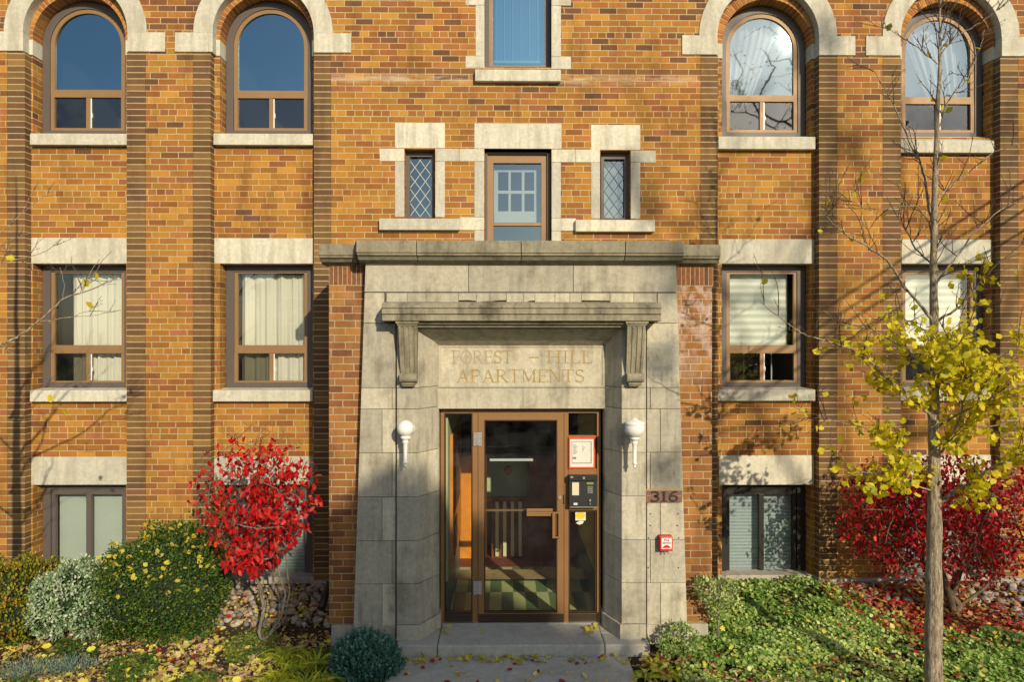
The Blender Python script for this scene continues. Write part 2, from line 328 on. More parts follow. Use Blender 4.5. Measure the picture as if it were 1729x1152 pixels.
def link(name, me, mat, parent=None):
    o = bpy.data.objects.new(name, me); me.materials.append(M[mat] if isinstance(mat, str) else mat); COL.objects.link(o)
    if parent: attach(o, parent)
    return o
def wpos(o):
    v = Vector((0, 0, 0))
    while o: v += o.location; o = o.parent if o.matrix_parent_inverse == Matrix() or not o.parent else None
    return v
def attach(o, parent):
    o.parent = parent
    # meshes are modelled in world coordinates; only top-level empties carry a location
    if parent.parent is None and parent.type == 'EMPTY': o.matrix_parent_inverse = Matrix.Translation(parent.location).inverted()
def tag(o, label, cat, group=None, kind=None):
    if label: o['label'] = label
    if cat: o['category'] = cat
    if group: o['group'] = group
    if kind: o['kind'] = kind
    return o
def thing(name, label, cat, loc, group=None):
    o = bpy.data.objects.new(name, None); COL.objects.link(o); o.location = loc; o.empty_display_size = .1
    return tag(o, label, cat, group)

# ================================================================== SETTING: ground, path, street
def struct(o): o['kind'] = 'structure'; return o
mb = MB(); mb.face([(-300, -400, G), (300, -400, G), (300, 300, G), (-300, 300, G)])
s = NT('garden_soil'); p = s.pos()
soil = s.bsdf(s.mix(s.noise(5, 6, p, .7), (.035, .024, .014), (.10, .07, .035)), .95, s.noise(40, 6, p, .8), 1.0, .03)
struct(mb.build('ground', soil))
mb = MB(); x0, x1 = -.98, 1.10
for ya, yb in ((-2.2, -.2), (-.2, 1.6), (1.6, 3.3), (3.3, 4.75), (4.75, 6.048)):
    mb.box(x0, x1, ya + .004, yb - .004, G - .1, G + .012, rnd.random())
struct(mb.build('path', 'path', bevel=.004))
mb = MB(); mb.box(-40, 40, -4.2, -2.2, G - .1, G + .010); struct(mb.build('pavement', 'path'))
mb = MB(); mb.box(-60, 60, -11, -4.35, G - .2, G + .004); struct(mb.build('road', 'asphalt'))
mb = MB(); mb.box(-60, 60, -4.34, -4.21, G - .1, G + .13); struct(mb.build('kerb', 'path'))
s = NT('lawn_grass'); p = s.pos(); lawn = s.bsdf(s.mix(s.noise(3, 6, p, .7), (.03, .06, .015), (.09, .12, .03)), .95, s.noise(60, 4, p), .8, .03)
mb = MB(); mb.box(-60, 60, -60, -11.2, G - .1, G + .02); struct(mb.build('far_lawn', lawn))

# ================================================================== THE BUILDING
bld = thing('apartment_building', 'three-storey ochre brick apartment building with arched windows and a stone entrance porch', 'building', (0, 7.6, G))

XL, XR = X(-330, YA), X(2060, YA)
ZTOP = 5.2
ZSP = Z(58, YA)                   # arch springing
ARCH = []                         # (centre x, inner r, outer r) in the pier plane
for pl, pr, po in ((40, 216, 32), (359.5, 530, 32), (1211, 1382, 31), (1520, 1690, 31)):
    a, b = X(pl, YA), X(pr, YA); ARCH.append(((a + b) / 2, (b - a) / 2, (b - a) / 2 + po * YA / F))
WX = [(72, 223), (382, 532), (1214, 1359), (1511, 1658)]     # window frames, outer, in the photo
# windows openings in panel plane
def wall_with_holes(mb, x0, x1, z0, z1, Y, holes, depth):
    xs = sorted({x0, x1, *[h[0] for h in holes], *[h[1] for h in holes]}); zs = sorted({z0, z1, *[h[2] for h in holes], *[h[3] for h in holes]})
    xs = [x for x in xs if x0 <= x <= x1]; zs = [z for z in zs if z0 <= z <= z1]
    for i in range(len(xs) - 1):
        for j in range(len(zs) - 1):
            cx, cz = (xs[i] + xs[i + 1]) / 2, (zs[j] + zs[j + 1]) / 2
            if any(h[0] < cx < h[1] and h[2] < cz < h[3] for h in holes): continue
            mb.face([(xs[i], Y, zs[j]), (xs[i + 1], Y, zs[j]), (xs[i + 1], Y, zs[j + 1]), (xs[i], Y, zs[j + 1])])
    for h in holes:
        a, b, c, d = h[:4]; e = Y + depth; flag = h[4] if len(h) > 4 else ''
        mb.face([(a, Y, c), (a, Y, d), (a, e, d), (a, e, c)]); mb.face([(b, Y, d), (b, Y, c), (b, e, c), (b, e, d)])
        if 'top' not in flag: mb.face([(a, Y, d), (b, Y, d), (b, e, d), (a, e, d)])
        if 'bottom' not in flag: mb.face([(b, Y, c), (a, Y, c), (a, e, c), (b, e, c)])
# -- recessed panels
wins = []   # dict(bay, row, rect)
panel_holes = []; arch_holes = []
for k, (a, b) in enumerate(WX):
    fx0, fx1 = X(a, YW), X(b, YW)
    for row, (t, bt) in enumerate(((None, 227 if k < 2 else 230), (448, 657), (815, 990))):
        zb = Z(bt, YW, (a + b) / 2)
        if row == 0:
            r = (fx1 - fx0) / 2; zc = Z(77 if k < 2 else 83 if k == 2 else 88, YW, (a + b) / 2)
            wins.append(dict(bay=k, row=0, x0=fx0, x1=fx1, z0=zb, zc=zc, r=r)); arch_holes.append((fx0 - .012, fx1 + .012, Z(bt + 2, YB, (a + b) / 2), zc, r + .012))
        else:
            zt = Z(t, YW, (a + b) / 2)
            wins.append(dict(bay=k, row=row, x0=fx0, x1=fx1, z0=zb, z1=zt)); panel_holes.append((fx0 - .012, fx1 + .012, zb - .01, zt + .01))
ZM = Z(250, YB)       # below arched windows: rectangular part
XH0, XH1 = X(545, YB), X(1197, YB)
mb = MB(); wall_with_holes(mb, XL, XH0, ZF, ZM, YB, [h for h in panel_holes if h[0] < 0], .30); mbr = MB(); wall_with_holes(mbr, XH1, XR, ZF, ZM, YB, [h for h in panel_holes if h[0] > 0], .30)
# upper panel, with arched holes
def arch_hole_wall(mb, x0, x1, z0, z1, Y, h, depth, n=28):
    a, b, zb, zc, r = h; cx = (a + b) / 2
    def q(xa, xb, za, zd): mb.face([(xa, Y, za), (xb, Y, za), (xb, Y, zd), (xa, Y, zd)])
    q(x0, a, z0, z1); q(b, x1, z0, z1); q(a, b, z0, zb)
    pts = [(cx - r * math.cos(math.pi * i / n), zc + r * math.sin(math.pi * i / n)) for i in range(n + 1)]
    for i in range(n):
        (xa, za), (xb, zd) = pts[i], pts[i + 1]
        mb.face([(xa, Y, za), (xb, Y, zd), (xb, Y, z1), (xa, Y, z1)])
        mb.face([(xa, Y, za), (xa, Y + depth, za), (xb, Y + depth, zd), (xb, Y, zd)])
    for x, sgn in ((a, 1), (b, -1)):
        pp = [(x, Y, zb), (x, Y, zc), (x, Y + depth, zc), (x, Y + depth, zb)]; mb.face(pp if sgn > 0 else pp[::-1])
    mb.face([(b, Y, zb), (a, Y, zb), (a, Y + depth, zb), (b, Y + depth, zb)])
seps = [(XL, X(285, YB)), (X(285, YB), XH0), (XH1, X(1450, YB)), (X(1450, YB), XR)]
for k in range(4): arch_hole_wall(mb if k < 2 else mbr, seps[k][0], seps[k][1], ZM, ZTOP, YB, arch_holes[k], .30)
mb.build('panel_wall', 'brick', bld); mbr.build('panel_wall', 'brick', bld)

# -- piers: light core and dark edge strips, each strip a box; no shared planes
ZPT = Z(91, YA)      # pier top, underside of the impost blocks
def strip(mb, a, b, zt=ZPT, y0=YA, zb=ZF): mb.box(X(a, YA), X(b, YA), y0, YB + .02, zb, zt)
for a, b in ((-330, -230), (246, 325.5), (1413.5, 1490.5), (1719.5, 1850), (-60, 12.0)):
    mbl = MB(); strip(mbl, a, b); mbl.build('pier', 'brick', bld)
for a, b in ((12.5, 42), (214, 245.5), (326, 355.5), (530, 558.5), (1183.5, 1212), (1383, 1413), (1491, 1521), (1689, 1719)):
    mbd = MB(); strip(mbd, a, b, ZPT); mbd.build('pier_edge', 'dark_brick', bld)
# -- centre bay in the pier plane
c0, c1 = X(559, YA), X(1183, YA)
W_top = (X(818, YA), X(931, YA), Z(113, YA), 4.6)
W_mid = (X(818, YA), X(931, YA), Z(406, YA) - .3, Z(251, YA))
W_l = (X(683, YA), X(734.5, YA), Z(369, YA), Z(252, YA)); W_r = (X(1013.5, YA), X(1064.5, YA), Z(370.5, YA), Z(253, YA))
DOORHOLE = (X(770, YA) - .3, X(985, YA) + .3, ZF, -.05)
mb = MB(); wall_with_holes(mb, c0, c1, ZF, ZPT, YA, [(W_top[0], W_top[1], W_top[2], ZPT, 'top'), W_mid, W_l, W_r, DOORHOLE], .32)
# -- wall above the springing, cut by the stone arches
xa = X(558, YA); xb_ = X(1183, YA)
def upper(mb, x0, x1, arcs, zc0=ZPT, n=36):
    cur = x0
    for (cx, ri, ro) in arcs:
        mb.face([(cur, YA, zc0), (cx - ro, YA, zc0), (cx - ro, YA, ZTOP), (cur, YA, ZTOP)])
        pts = [(cx - ro * math.cos(math.pi * i / n), ZSP + ro * math.sin(math.pi * i / n)) for i in range(n + 1)]
        for i in range(n): mb.face([(pts[i][0], YA, pts[i][1]), (pts[i + 1][0], YA, pts[i + 1][1]), (pts[i + 1][0], YA, ZTOP), (pts[i][0], YA, ZTOP)])
        cur = cx + ro
    mb.face([(cur, YA, zc0), (x1, YA, zc0), (x1, YA, ZTOP), (cur, YA, ZTOP)])
upper(mb, XL, X(585, YA), ARCH[:2]); upper(mb, X(1160, YA), XR, ARCH[2:])
u0, u1 = X(585, YA), X(1160, YA); wall_with_holes(mb, u0, u1, ZPT, ZTOP, YA, [(W_top[0], W_top[1], ZPT, 4.6, 'bottom')], .32)
mb.build('centre_bay_wall', 'brick_bay', bld)
# -- roof slab, side walls so that the shell is closed
mb = MB(); mb.box(XL, XR, YA + .01, 13, ZTOP, ZTOP + .3); mb.box(XL - .2, XL, YA + .01, 13, G, ZTOP); mb.box(XR, XR + .2, YA + .01, 13, G, ZTOP); mb.box(XL, XR, 12.8, 13, G, ZTOP)
mb.build('side_wall', 'brick', bld)
# -- foundation
mb = MB()
mb.box(XL, X(555, YF) - .0, YB - .004, YB + .2, G - .3, ZF - .002, .4); mb.box(X(1203, YF), XR, YB - .004, YB + .2, G - .3, ZF - .002, .6)
for a, b in ((-60, 44), (212, 357), (526, 575), (1170, 1214), (1381, 1523), (1687, 1850)):
    fb = MB(); fb.box(X(a, YA), X(b, YA), YA - .03, YB - .01, G - .3, ZF - .004, rnd.random()); fb.build('pier_footing', 'concrete', bld, bevel=.006)
mb.build('foundation', 'concrete', bld, bevel=.006)

# -- stone arches with impost blocks
def arch_stone(k):
    cx, ri, ro = ARCH[k]; n = 40; y0, y1 = YA - .012, YB + .012; mb = MB()
    for i in range(n):
        a0, a1 = math.pi * i / n, math.pi * (i + 1) / n; tn = .35 + .3 * ((i // 8) % 2)
        p = lambda r, a: (cx - r * math.cos(a), ZSP + r * math.sin(a))
        A, B, C, D = p(ri, a0), p(ro, a0), p(ro, a1), p(ri, a1)
        mb.face([(A[0], y0, A[1]), (D[0], y0, D[1]), (C[0], y0, C[1]), (B[0], y0, B[1])][::-1], tn)
        mb.face([(A[0], y0, A[1]), (A[0], y1, A[1]), (D[0], y1, D[1]), (D[0], y0, D[1])], tn)
        mb.face([(B[0], y0, B[1]), (C[0], y0, C[1]), (C[0], YA + .02, C[1]), (B[0], YA + .02, B[1])], tn)
    mb.build('stone_arch', 'limestone', bld)
    mb = MB()
    lx = {0: (-18, 279), 1: (296, 593), 2: (1151, 1443.5), 3: (1461, 1760)}[k]
    zb = ZPT + .001
    mb.box(X(lx[0], YA), cx - ri, y0 - .003, y1, zb, ZSP, .5); mb.build('impost_block', 'limestone', bld, bevel=.006); mb = MB(); mb.box(cx + ri, X(lx[1], YA), y0 - .003, y1, zb, ZSP, .7)
    mb.build('impost_block', 'limestone', bld, bevel=.006)
for k in range(4): arch_stone(k)
# -- brick voussoirs and small inner imposts round each arched window
M['voussoir'] = (lambda s: s.bsdf(s.mix(1.0, s.ramp(s.attr('tone'), [(0, (.30, .10, .03)), (.35, (.38, .14, .03)), (.7, (.44, .18, .035)), (1, (.48, .22, .04))]),
    s.ramp(s.noise(30, 4, s.pos()), [(.3, (.75, .75, .75)), (.7, (1.15, 1.15, 1.15))]), 'MULTIPLY'), .85, s.noise(60, 4, s.pos()), .3, .005))(NT('voussoir_brick'))
M['mortar_light'] = plain('light_mortar', (.46, .37, .21), .9, mott=.25, sc=12)
for k, (a, b, zb, zc, r) in enumerate(arch_holes):
    cx = (a + b) / 2; ro = ARCH[k][1] + .03; mb = MB(); mm = MB(); n = 31
    for i in range(n):
        a0 = math.pi * (i + .12) / n; a1 = math.pi * (i + .88) / n
        p = lambda rr, an: (cx - rr * math.cos(an), zc + rr * math.sin(an))
        pts = [p(r - .004, a0), p(ro, a0), p(ro, a1), p(r - .004, a1)]
        mb.prism(pts, 'y', YB - .010 - rnd.random() * .002, YB + .28, rnd.random())
    for i in range(30):
        a0, a1 = math.pi * i / 30, math.pi * (i + 1) / 30
        pts = [p(r - .001, a0), p(ro, a0), p(ro, a1), p(r - .001, a1)]
        mm.face([(q[0], YB - .006, q[1]) for q in pts][::-1]); mm.face([(pts[0][0], YB - .006, pts[0][1]), (pts[0][0], YB + .28, pts[0][1]), (pts[3][0], YB + .28, pts[3][1]), (pts[3][0], YB - .006, pts[3][1])])
    o = mb.build('arch_brick_ring', 'voussoir', bld); mm.build('arch_mortar', 'mortar_light', o)
    mb = MB(); zz1 = zc + .002; zz0 = Z(97, YB)
    mb.box(cx - ro - .01, a + .004, YB - .012, YB + .2, zz0, zz1, .6); mb.build('inner_impost', 'limestone', bld, bevel=.003); mb = MB(); mb.box(b - .004, cx + ro + .01, YB - .012, YB + .2, zz0, zz1, .6)
    mb.build('inner_impost', 'limestone', bld, bevel=.003)

# ------------------------------------------------------------------ windows
def curtain_sheet(x0, x1, z0, z1, y, amp=.025, folds=9, seed=0, mat='curtain', parent=None, slope=0, gather=None):
    rr = random.Random(seed); mb = MB(); n = 70
    ph = [rr.uniform(0, 6.28) for _ in range(4)]; fq = [folds * f * rr.uniform(.85, 1.15) for f in (1, 1.9, .5, 3.1)]
    rows = 6; P_ = []
    for j in range(rows + 1):
        t = j / rows; row = []
        for i in range(n + 1):
            u = i / n; x = x0 + (x1 - x0) * u + slope * t * (1 if gather is None else u)
            d = amp * (math.sin(fq[0] * u * 6.28 + ph[0] + t * .8) + .5 * math.sin(fq[1] * u * 6.28 + ph[1] - t) + .6 * math.sin(fq[2] * u * 6.28 + ph[2]) + .25 * math.sin(fq[3] * u * 6.28 + ph[3]))
            zt = z1 - .012 * abs(math.sin(folds * u * 9 + ph[1]))
            if gather is not None: x = x0 + (x - x0) * (1 - gather * t)
            row.append((x, y + d, zt + (z0 - zt) * t))
        P_.append(row)
    for j in range(rows):
        for i in range(n): mb.face([P_[j][i], P_[j + 1][i], P_[j + 1][i + 1], P_[j][i + 1]])
    me = bpy.data.meshes.new('curtain')
    vs = [p for row in P_ for p in row]; fs = [(j * (n + 1) + i, (j + 1) * (n + 1) + i, (j + 1) * (n + 1) + i + 1, j * (n + 1) + i + 1) for j in range(rows) for i in range(n)]
    me.from_pydata(vs, [], fs); me.polygons.foreach_set('use_smooth', [True] * len(fs))
    return link('curtain', me, mat, parent)
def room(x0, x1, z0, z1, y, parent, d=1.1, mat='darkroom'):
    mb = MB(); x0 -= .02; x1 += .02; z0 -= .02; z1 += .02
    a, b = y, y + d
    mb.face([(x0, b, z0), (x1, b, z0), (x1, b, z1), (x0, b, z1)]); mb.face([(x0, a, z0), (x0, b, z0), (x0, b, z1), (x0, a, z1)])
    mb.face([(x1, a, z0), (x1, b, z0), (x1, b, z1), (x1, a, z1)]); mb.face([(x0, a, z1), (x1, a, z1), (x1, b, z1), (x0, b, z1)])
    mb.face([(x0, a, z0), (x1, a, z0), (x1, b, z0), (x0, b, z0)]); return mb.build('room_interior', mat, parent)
def arch_pts(x0, x1, z0, zc, n=32):
    r = (x1 - x0) / 2; cx = (x0 + x1) / 2
    return [(x1, z0)] + [(cx + r * math.cos(math.pi * i / n), zc + r * math.sin(math.pi * i / n)) for i in range(n + 1)] + [(x0, z0)]
def arch_ring(mb, O, I, y0, y1):
    for k in range(len(O)):
        j = (k + 1) % len(O)
        mb.face([(O[k][0], y0, O[k][1]), (I[k][0], y0, I[k][1]), (I[j][0], y0, I[j][1]), (O[j][0], y0, O[j][1])])
        mb.face([(I[k][0], y0, I[k][1]), (I[k][0], y1, I[k][1]), (I[j][0], y1, I[j][1]), (I[j][0], y0, I[j][1])])
def quad(mb, x0, x1, z0, z1, y): mb.face([(x0, y, z0), (x1, y, z0), (x1, y, z1), (x0, y, z1)])
def sill(x0, x1, z0, z1, y0, y1, parent, name='sill', mat='limestone', back=None):
    mb = MB(); mb.prism([(y0, z0), (y0, z1 - .012), (y1, z1 + .004 if back is None else back), (y1, z0)], 'x', x0, x1, rnd.random()); return mb.build(name, mat, parent, bevel=.006)
def lower_lights(w, zt, zb, gx0, gx1, trim, glass_l, win):
    """the two small sliding lights under the transom"""
    cx = (gx0 + gx1) / 2; m = .030
    mb = MB(); mb.ring((gx0 - .04, gx1 + .04, zb - .05, zt + .005), (gx0, gx1, zb, zt), YW + .006, YW + .045)
    mb.box(cx - m * .7, cx + m * .7, YW + .010, YW + .044, zb, zt)
    o = mb.build('slider', trim, win, bevel=.002)
    for a, b, g in ((gx0, cx - m * .7, glass_l), (cx + m * .7, gx1, 'glass')):
        q = MB(); quad(q, a, b, zb, zt, YW + .030); q.build('pane', g, win)
    q = MB(); q.box(cx + m * .7 + .004, cx + m * .7 + .015, YW + .018, YW + .026, zb + .004, zt - .004); q.box(cx + m * .7 + .015, cx + m * .7 + .024, YW + .014, YW + .026, zb + (zt - zb) * .35, zb + (zt - zb) * .5)
    q.build('slider_stile', 'white', win)
PX = YW / F
for w in wins:
    k = w['bay']; x0, x1 = w['x0'], w['x1']; trim = 'trim_grey'
    win_lab = None
    if w['row'] == 0:
        zb, zc = w['z0'], w['zc']; mb = MB(); t = 12 * PX
        O = arch_pts(x0, x1, zb, zc); I = arch_pts(x0 + t, x1 - t, zb + .045, zc); arch_ring(mb, O, I, YW, YW + .09)
        win = mb.build('arched_window', trim, bld)
        g = 18.8 * PX; tz = zc - 0
        ztr_t, ztr_b = Z(154 if k < 2 else 158, YW), Z(167 if k < 2 else 169, YW)
        if k == 3: ztr_t, ztr_b = Z(163, YW, 1590), Z(175, YW, 1590)
        mb = MB(); O2 = arch_pts(x0 + t + .001, x1 - t - .001, ztr_b, zc); I2 = arch_pts(x0 + g, x1 - g, ztr_t, zc); arch_ring(mb, O2, I2, YW + .012, YW + .045)
        mb.build('sash', 'tan', win)
        q = MB(); pts = arch_pts(x0 + g, x1 - g, ztr_t, zc); q.face([(p[0], YW + .030, p[1]) for p in pts]); q.build('pane', 'glass_sky' if k < 2 else 'glass_clear', win)
        lower_lights(w, ztr_b, zb + .075, x0 + g, x1 - g, 'tan', 'glass_net' if k in (0,) else 'glass', win)
        room(x0 + .02, x1 - .02, zb, zc + w['r'], YW + .1, win, 1.4)
        if k == 2: curtain_sheet(x0 + g * .9, x1 - g * 1.4, zb + .35, zc + w['r'], YW + .16, .02, 7, 5, 'sheer', win, gather=.62)
        if k == 3: curtain_sheet(x1 - g * .9, x0 + g * .9, zb + .35, zc + w['r'], YW + .16, .02, 7, 8, 'sheer', win, gather=.55)
        # sill
        pr = {0: (50, 214, 228, 247), 1: (360, 528, 227, 246), 2: (1213, 1377, 229, 250), 3: (1521, 1679, 235, 255)}[k]
        sill(X(pr[0], YB - .07) + .0, X(pr[1], YB - .07), Z(pr[3], YB - .07), Z(pr[2], YB - .07) + .012, YB - .07, YB + .13, win, back=w['z0'] - .004)
    else:
        z0, z1 = w['z0'], w['z1']; row = w['row']; t = 13 * PX; black = (row == 2 and k == 2)  # third bay, lowest window: bush shade is put into the trim colour
        trim = 'black_and_shaded' if black else 'trim_grey'
        mb = MB(); mb.ring((x0, x1, z0, z1), (x0 + t, x1 - t, z0 + 11 * PX, z1 - 11 * PX), YW, YW + .10); win = mb.build('window', trim, bld, bevel=.003)
        gx0, gx1 = x0 + 19.0 * PX, x1 - 18.5 * PX
        if row == 1:
            zt, ztt, ztb, zb = Z(462, YW), Z(583, YW), Z(596, YW), Z(643, YW)
            mb = MB(); mb.ring((x0 + t + .001, x1 - t - .001, ztb, z1 - 11 * PX - .001), (gx0, gx1, ztt, zt), YW + .012, YW + .045); mb.build('sash', 'tan', win, bevel=.003)
            q = MB(); quad(q, gx0, gx1, ztt, zt, YW + .030); q.build('pane', 'glass', win)
            lower_lights(w, ztb - .006, zb, gx0, gx1, 'tan', 'glass_net', win)
            if k < 2: curtain_sheet(gx0 + (.13 if k == 0 else .0), gx1 + .05, z0 + .04, zt - .0, YW + .12, .016, 7, 3 + k, 'curtain', win)
            else:
                q = MB(); q.box(gx0 - .02, gx1 - .03, YW + .12, YW + .125, ztt - .02, zt + .05); q.build('blind', 'zebra', win)
                q = MB()
                for fx in (.12, .35, .68, .8): q.box(gx0 + (gx1 - gx0) * fx, gx0 + (gx1 - gx0) * fx + .014, YW + .3, YW + .32, z0, ztt)
                q.build('inner_sash', 'silver', win)
            room(x0 + .02, x1 - .02, z0, z1, YW + .11, win, 1.4)
            pr = {0: (50, 214), 1: (359, 528), 2: (1212, 1377), 3: (1519, 1678)}[k]
            sill(X(pr[0], YB - .07), X(pr[1], YB - .07), Z(678, YB - .07), Z(657, YB - .07), YB - .07, YB + .13, win)
        else:
            trim2 = 'black_and_shaded' if black else 'trim_grey'
            cx = (gx0 + gx1) / 2
            mb = MB(); zt, zb = z1 - 21 * PX, z0 + .10
            mb.ring((x0 + t + .001, x1 - t - .001, z0 + 11 * PX + .001, z1 - 11 * PX - .001), (gx0, gx1, zb, zt), YW + .022, YW + .07)
            mb.box(cx - .028, cx + .028, YW + .018, YW + .068, zb, zt); mb.build('sash', trim2, win, bevel=.003)
            for a, b in ((gx0, cx - .028), (cx + .028, gx1)):
                q = MB(); quad(q, a, b, zb, zt, YW + .05); q.build('pane', 'glass', win)
            q = MB(); q.box(gx0 - .02, gx1 + .02, YW + .13, YW + .135, zb - .05, zt + .05); q.build('blind', 'shaded_slat_blind' if k != 0 else 'frost', win)
            room(x0 + .02, x1 - .02, z0, z1, YW + .11, win, .8)
        # lintel: one long stone over the opening, full width of the panel
        lp = {0: (53, 214), 1: (362, 529), 2: (1213.5, 1374), 3: (1522, 1674)}[k]
        ly = (403, 444.5) if row == 1 else (770.5, 813)
        mb = MB(); mb.box(X(lp[0], YB), X(lp[1], YB) + .0, YB - .006, YB + .16, z1 + .002, Z(ly[0], YB, 864), rnd.random()); mb.build('lintel', 'limestone', win, bevel=.004)

# -- centre bay stone surrounds (3 mm proud of the brick) and windows
yq, yr = YA - .004, YA + .16
def st(a, t, b, bt, y=yq): mb = MB(); mb.box(X(a, YA), X(b, YA), y, yr, Z(bt, YA), Z(t, YA), rnd.random()); mb.build('surround_stone', 'limestone', bld, bevel=.003)
st(803, 9, 818, 94.5); st(931, 9, 947, 94.5); st(786, 95, 818, 114.5); st(931, 95, 964, 116); st(786, -14, 818, 8.5); st(931, -14, 964, 8.5); st(803, -60, 818, -14.5); st(931, -60, 947, -14.5)
st(667, 208, 751, 250.5); st(801, 208.5, 948, 251.0); st(998, 210, 1081, 252.5)
st(641, 251.5, 682.5, 272.5); st(735, 251.5, 775, 272.5); st(775.6, 251.5, 817.5, 272.5); st(931.5, 252, 971, 273.5); st(971.6, 252, 1013, 273.5); st(1065, 253.5, 1107, 273.5)
st(667, 273, 682.5, 366.5); st(735, 273, 751, 366.5); st(801, 273, 817.5, 366.5); st(931.5, 274, 947, 368); st(998, 274, 1013, 368.5); st(1065, 274, 1081, 368.5)
st(776, 367, 817.5, 388.5); st(931.5, 368.5, 972, 389.5); st(801, 389, 817.5, 412); st(931.5, 390, 947, 412)
ys = YA - .065
def csill(a, t, b, bt, wname):
    m = MB(); m.prism([(ys, Z(bt, ys)), (ys, Z(t, ys) - .008), (YA + .13, Z(t, ys) + .006), (YA + .13, Z(bt, ys))], 'x', X(a, ys), X(b, ys), rnd.random()); return m.build('sill', 'limestone', wname, bevel=.006)
# top window
yw = YA + .13; pz = yw / F
def frame_px(o, i, Y, y1, mat, name, parent, bev=.002):
    m = MB(); m.ring((X(o[0], Y), X(o[2], Y), Z(o[3], Y), Z(o[1], Y)), (X(i[0], Y), X(i[2], Y), Z(i[3], Y), Z(i[1], Y)), Y, y1); return m.build(name, mat, parent, bevel=bev)
w = frame_px((818, -80, 930, 114), (826, -72, 924, 112), yw - .03, yw + .05, 'trim_grey', 'window', bld)
frame_px((826, -71, 924, 112), (832, -65, 920, 110.5), yw, yw + .04, 'tan', 'sash', w)
m = MB(); quad(m, X(832, yw), X(920, yw), Z(110.5, yw), Z(-65, yw), yw + .02); m.build('pane', 'glass_blue', w)
m = MB()
for px in (838, 852, 866, 880, 894, 908): m.box(X(px, yw + .12), X(px + 11.5, yw + .12), yw + .12, yw + .125, Z(103, yw + .12), Z(-65, yw + .12))
m.build('vertical_blind', plain('blue_grey_blind', (.10, .17, .26), .8), w)
m = MB()
for px in (837, 851, 865, 879, 893, 907): m.box(X(px, yw + .115), X(px + 1.0, yw + .115), yw + .112, yw + .116, Z(103, yw + .11), Z(-65, yw + .11))
m.box(X(834, yw + .115), X(915, yw + .115), yw + .110, yw + .116, Z(106, yw + .11), Z(102, yw + .11)); m.build('blind_edge', 'silver', w)
room(X(822, yw), X(930, yw), Z(114, yw), Z(-80, yw), yw + .06, w, 1.2)
csill(802, 115.5, 947, 136.5, w)
# middle window over the cornice
w = frame_px((819, 257, 929, 430), (823, 260, 924, 426), yw - .05, yw + .05, 'trim_grey', 'window', bld)
frame_px((823, 260, 924, 426), (833, 275, 914, 420), yw - .02, yw + .05, 'tan', 'sash', w)
m = MB(); m.box(X(833, yw), X(914, yw), yw - .012, yw + .03, Z(381.5, yw), Z(376.5, yw)); m.build('transom', 'bronze', w, bevel=.002)
m = MB(); quad(m, X(833, yw), X(914, yw), Z(376.5, yw), Z(275, yw), yw + .015); quad(m, X(833, yw), X(914, yw), Z(420, yw), Z(381.5, yw), yw + .015); m.build('pane', 'glass_mid', w)
m = MB(); Y2 = yw + .10
for a, b, c, d in ((834, 288, 841, 378), (858.5, 288, 862.5, 357), (881, 288, 885.5, 357), (902, 288, 906, 378)): m.box(X(a, Y2), X(b and c, Y2), Y2, Y2 + .03, Z(d, Y2), Z(b, Y2))
for b, d, yy in ((286.5, 290.5, .002), (322, 327, .004), (357, 376, .006)): m.box(X(834.5, Y2), X(905.5, Y2), Y2 - yy, Y2 + .028, Z(d, Y2), Z(b, Y2))
m.build('inner_sash', 'silver', w)
room(X(822, yw), X(926, yw), Z(428, yw), Z(258, yw), yw + .06, w, 1.2)
# small leaded windows
def leaded(o, i, pale):
    Yw = YA + .10
    w = frame_px(o, i, Yw, Yw + .07, 'trim_grey', 'leaded_window', bld); Y2 = Yw + .05
    m = MB(); x0, x1, z0, z1 = X(i[0], Y2), X(i[2], Y2), Z(i[3], Y2), Z(i[1], Y2)
    quad(m, x0, x1, z0, z1, Y2); m.build('pane', 'glass_mid', w)
    m = MB(); sx = (x1 - x0) / 2.1; sz = sx * 1.35; n = 12; e = .0035
    for k in range(-n, n):
        for sg in (1, -1):
            pts = []
            # line: z = z0 + k*sz + sg*(x-x0)*sz/sx , clipped to the pane
            for xx in np.linspace(x0, x1, 60):
                zz = z0 + k * sz + sg * (xx - x0) * sz / sx
                if z0 < zz < z1: pts.append((xx, zz))
            if len(pts) > 1:
                (ax, az), (bx, bz) = pts[0], pts[-1]; L = math.hypot(bx - ax, bz - az)
                if L < .02: continue
                nx, nz = -(bz - az) / L * e, (bx - ax) / L * e; yy = Y2 - .006 - (.001 if sg > 0 else 0)
                m.prism([(ax + nx, az + nz), (bx + nx, bz + nz), (bx - nx, bz - nz), (ax - nx, az - nz)], 'y', yy, yy + .004)
    m.build('lead_lattice', 'silver' if pale else 'lead', w)
    room(x0 - .02, x1 + .02, z0 - .02, z1 + .02, Yw + .08, w, .6)
    if not pale:
        q = MB(); q.box(x0, x1 - .06, Yw + .14, Yw + .145, z0, z1); q.build('blind', 'frost', w)
    return w
w = leaded((684, 253, 733, 368.5), (692, 265, 729, 366.5), True); csill(640, 368, 776, 388.5, w)
w = leaded((1015, 254, 1062, 370), (1020, 268, 1054.5, 367.5), False); csill(972, 369.5, 1106, 390.5, w)

# ================================================================== PORCH
gap = .0022
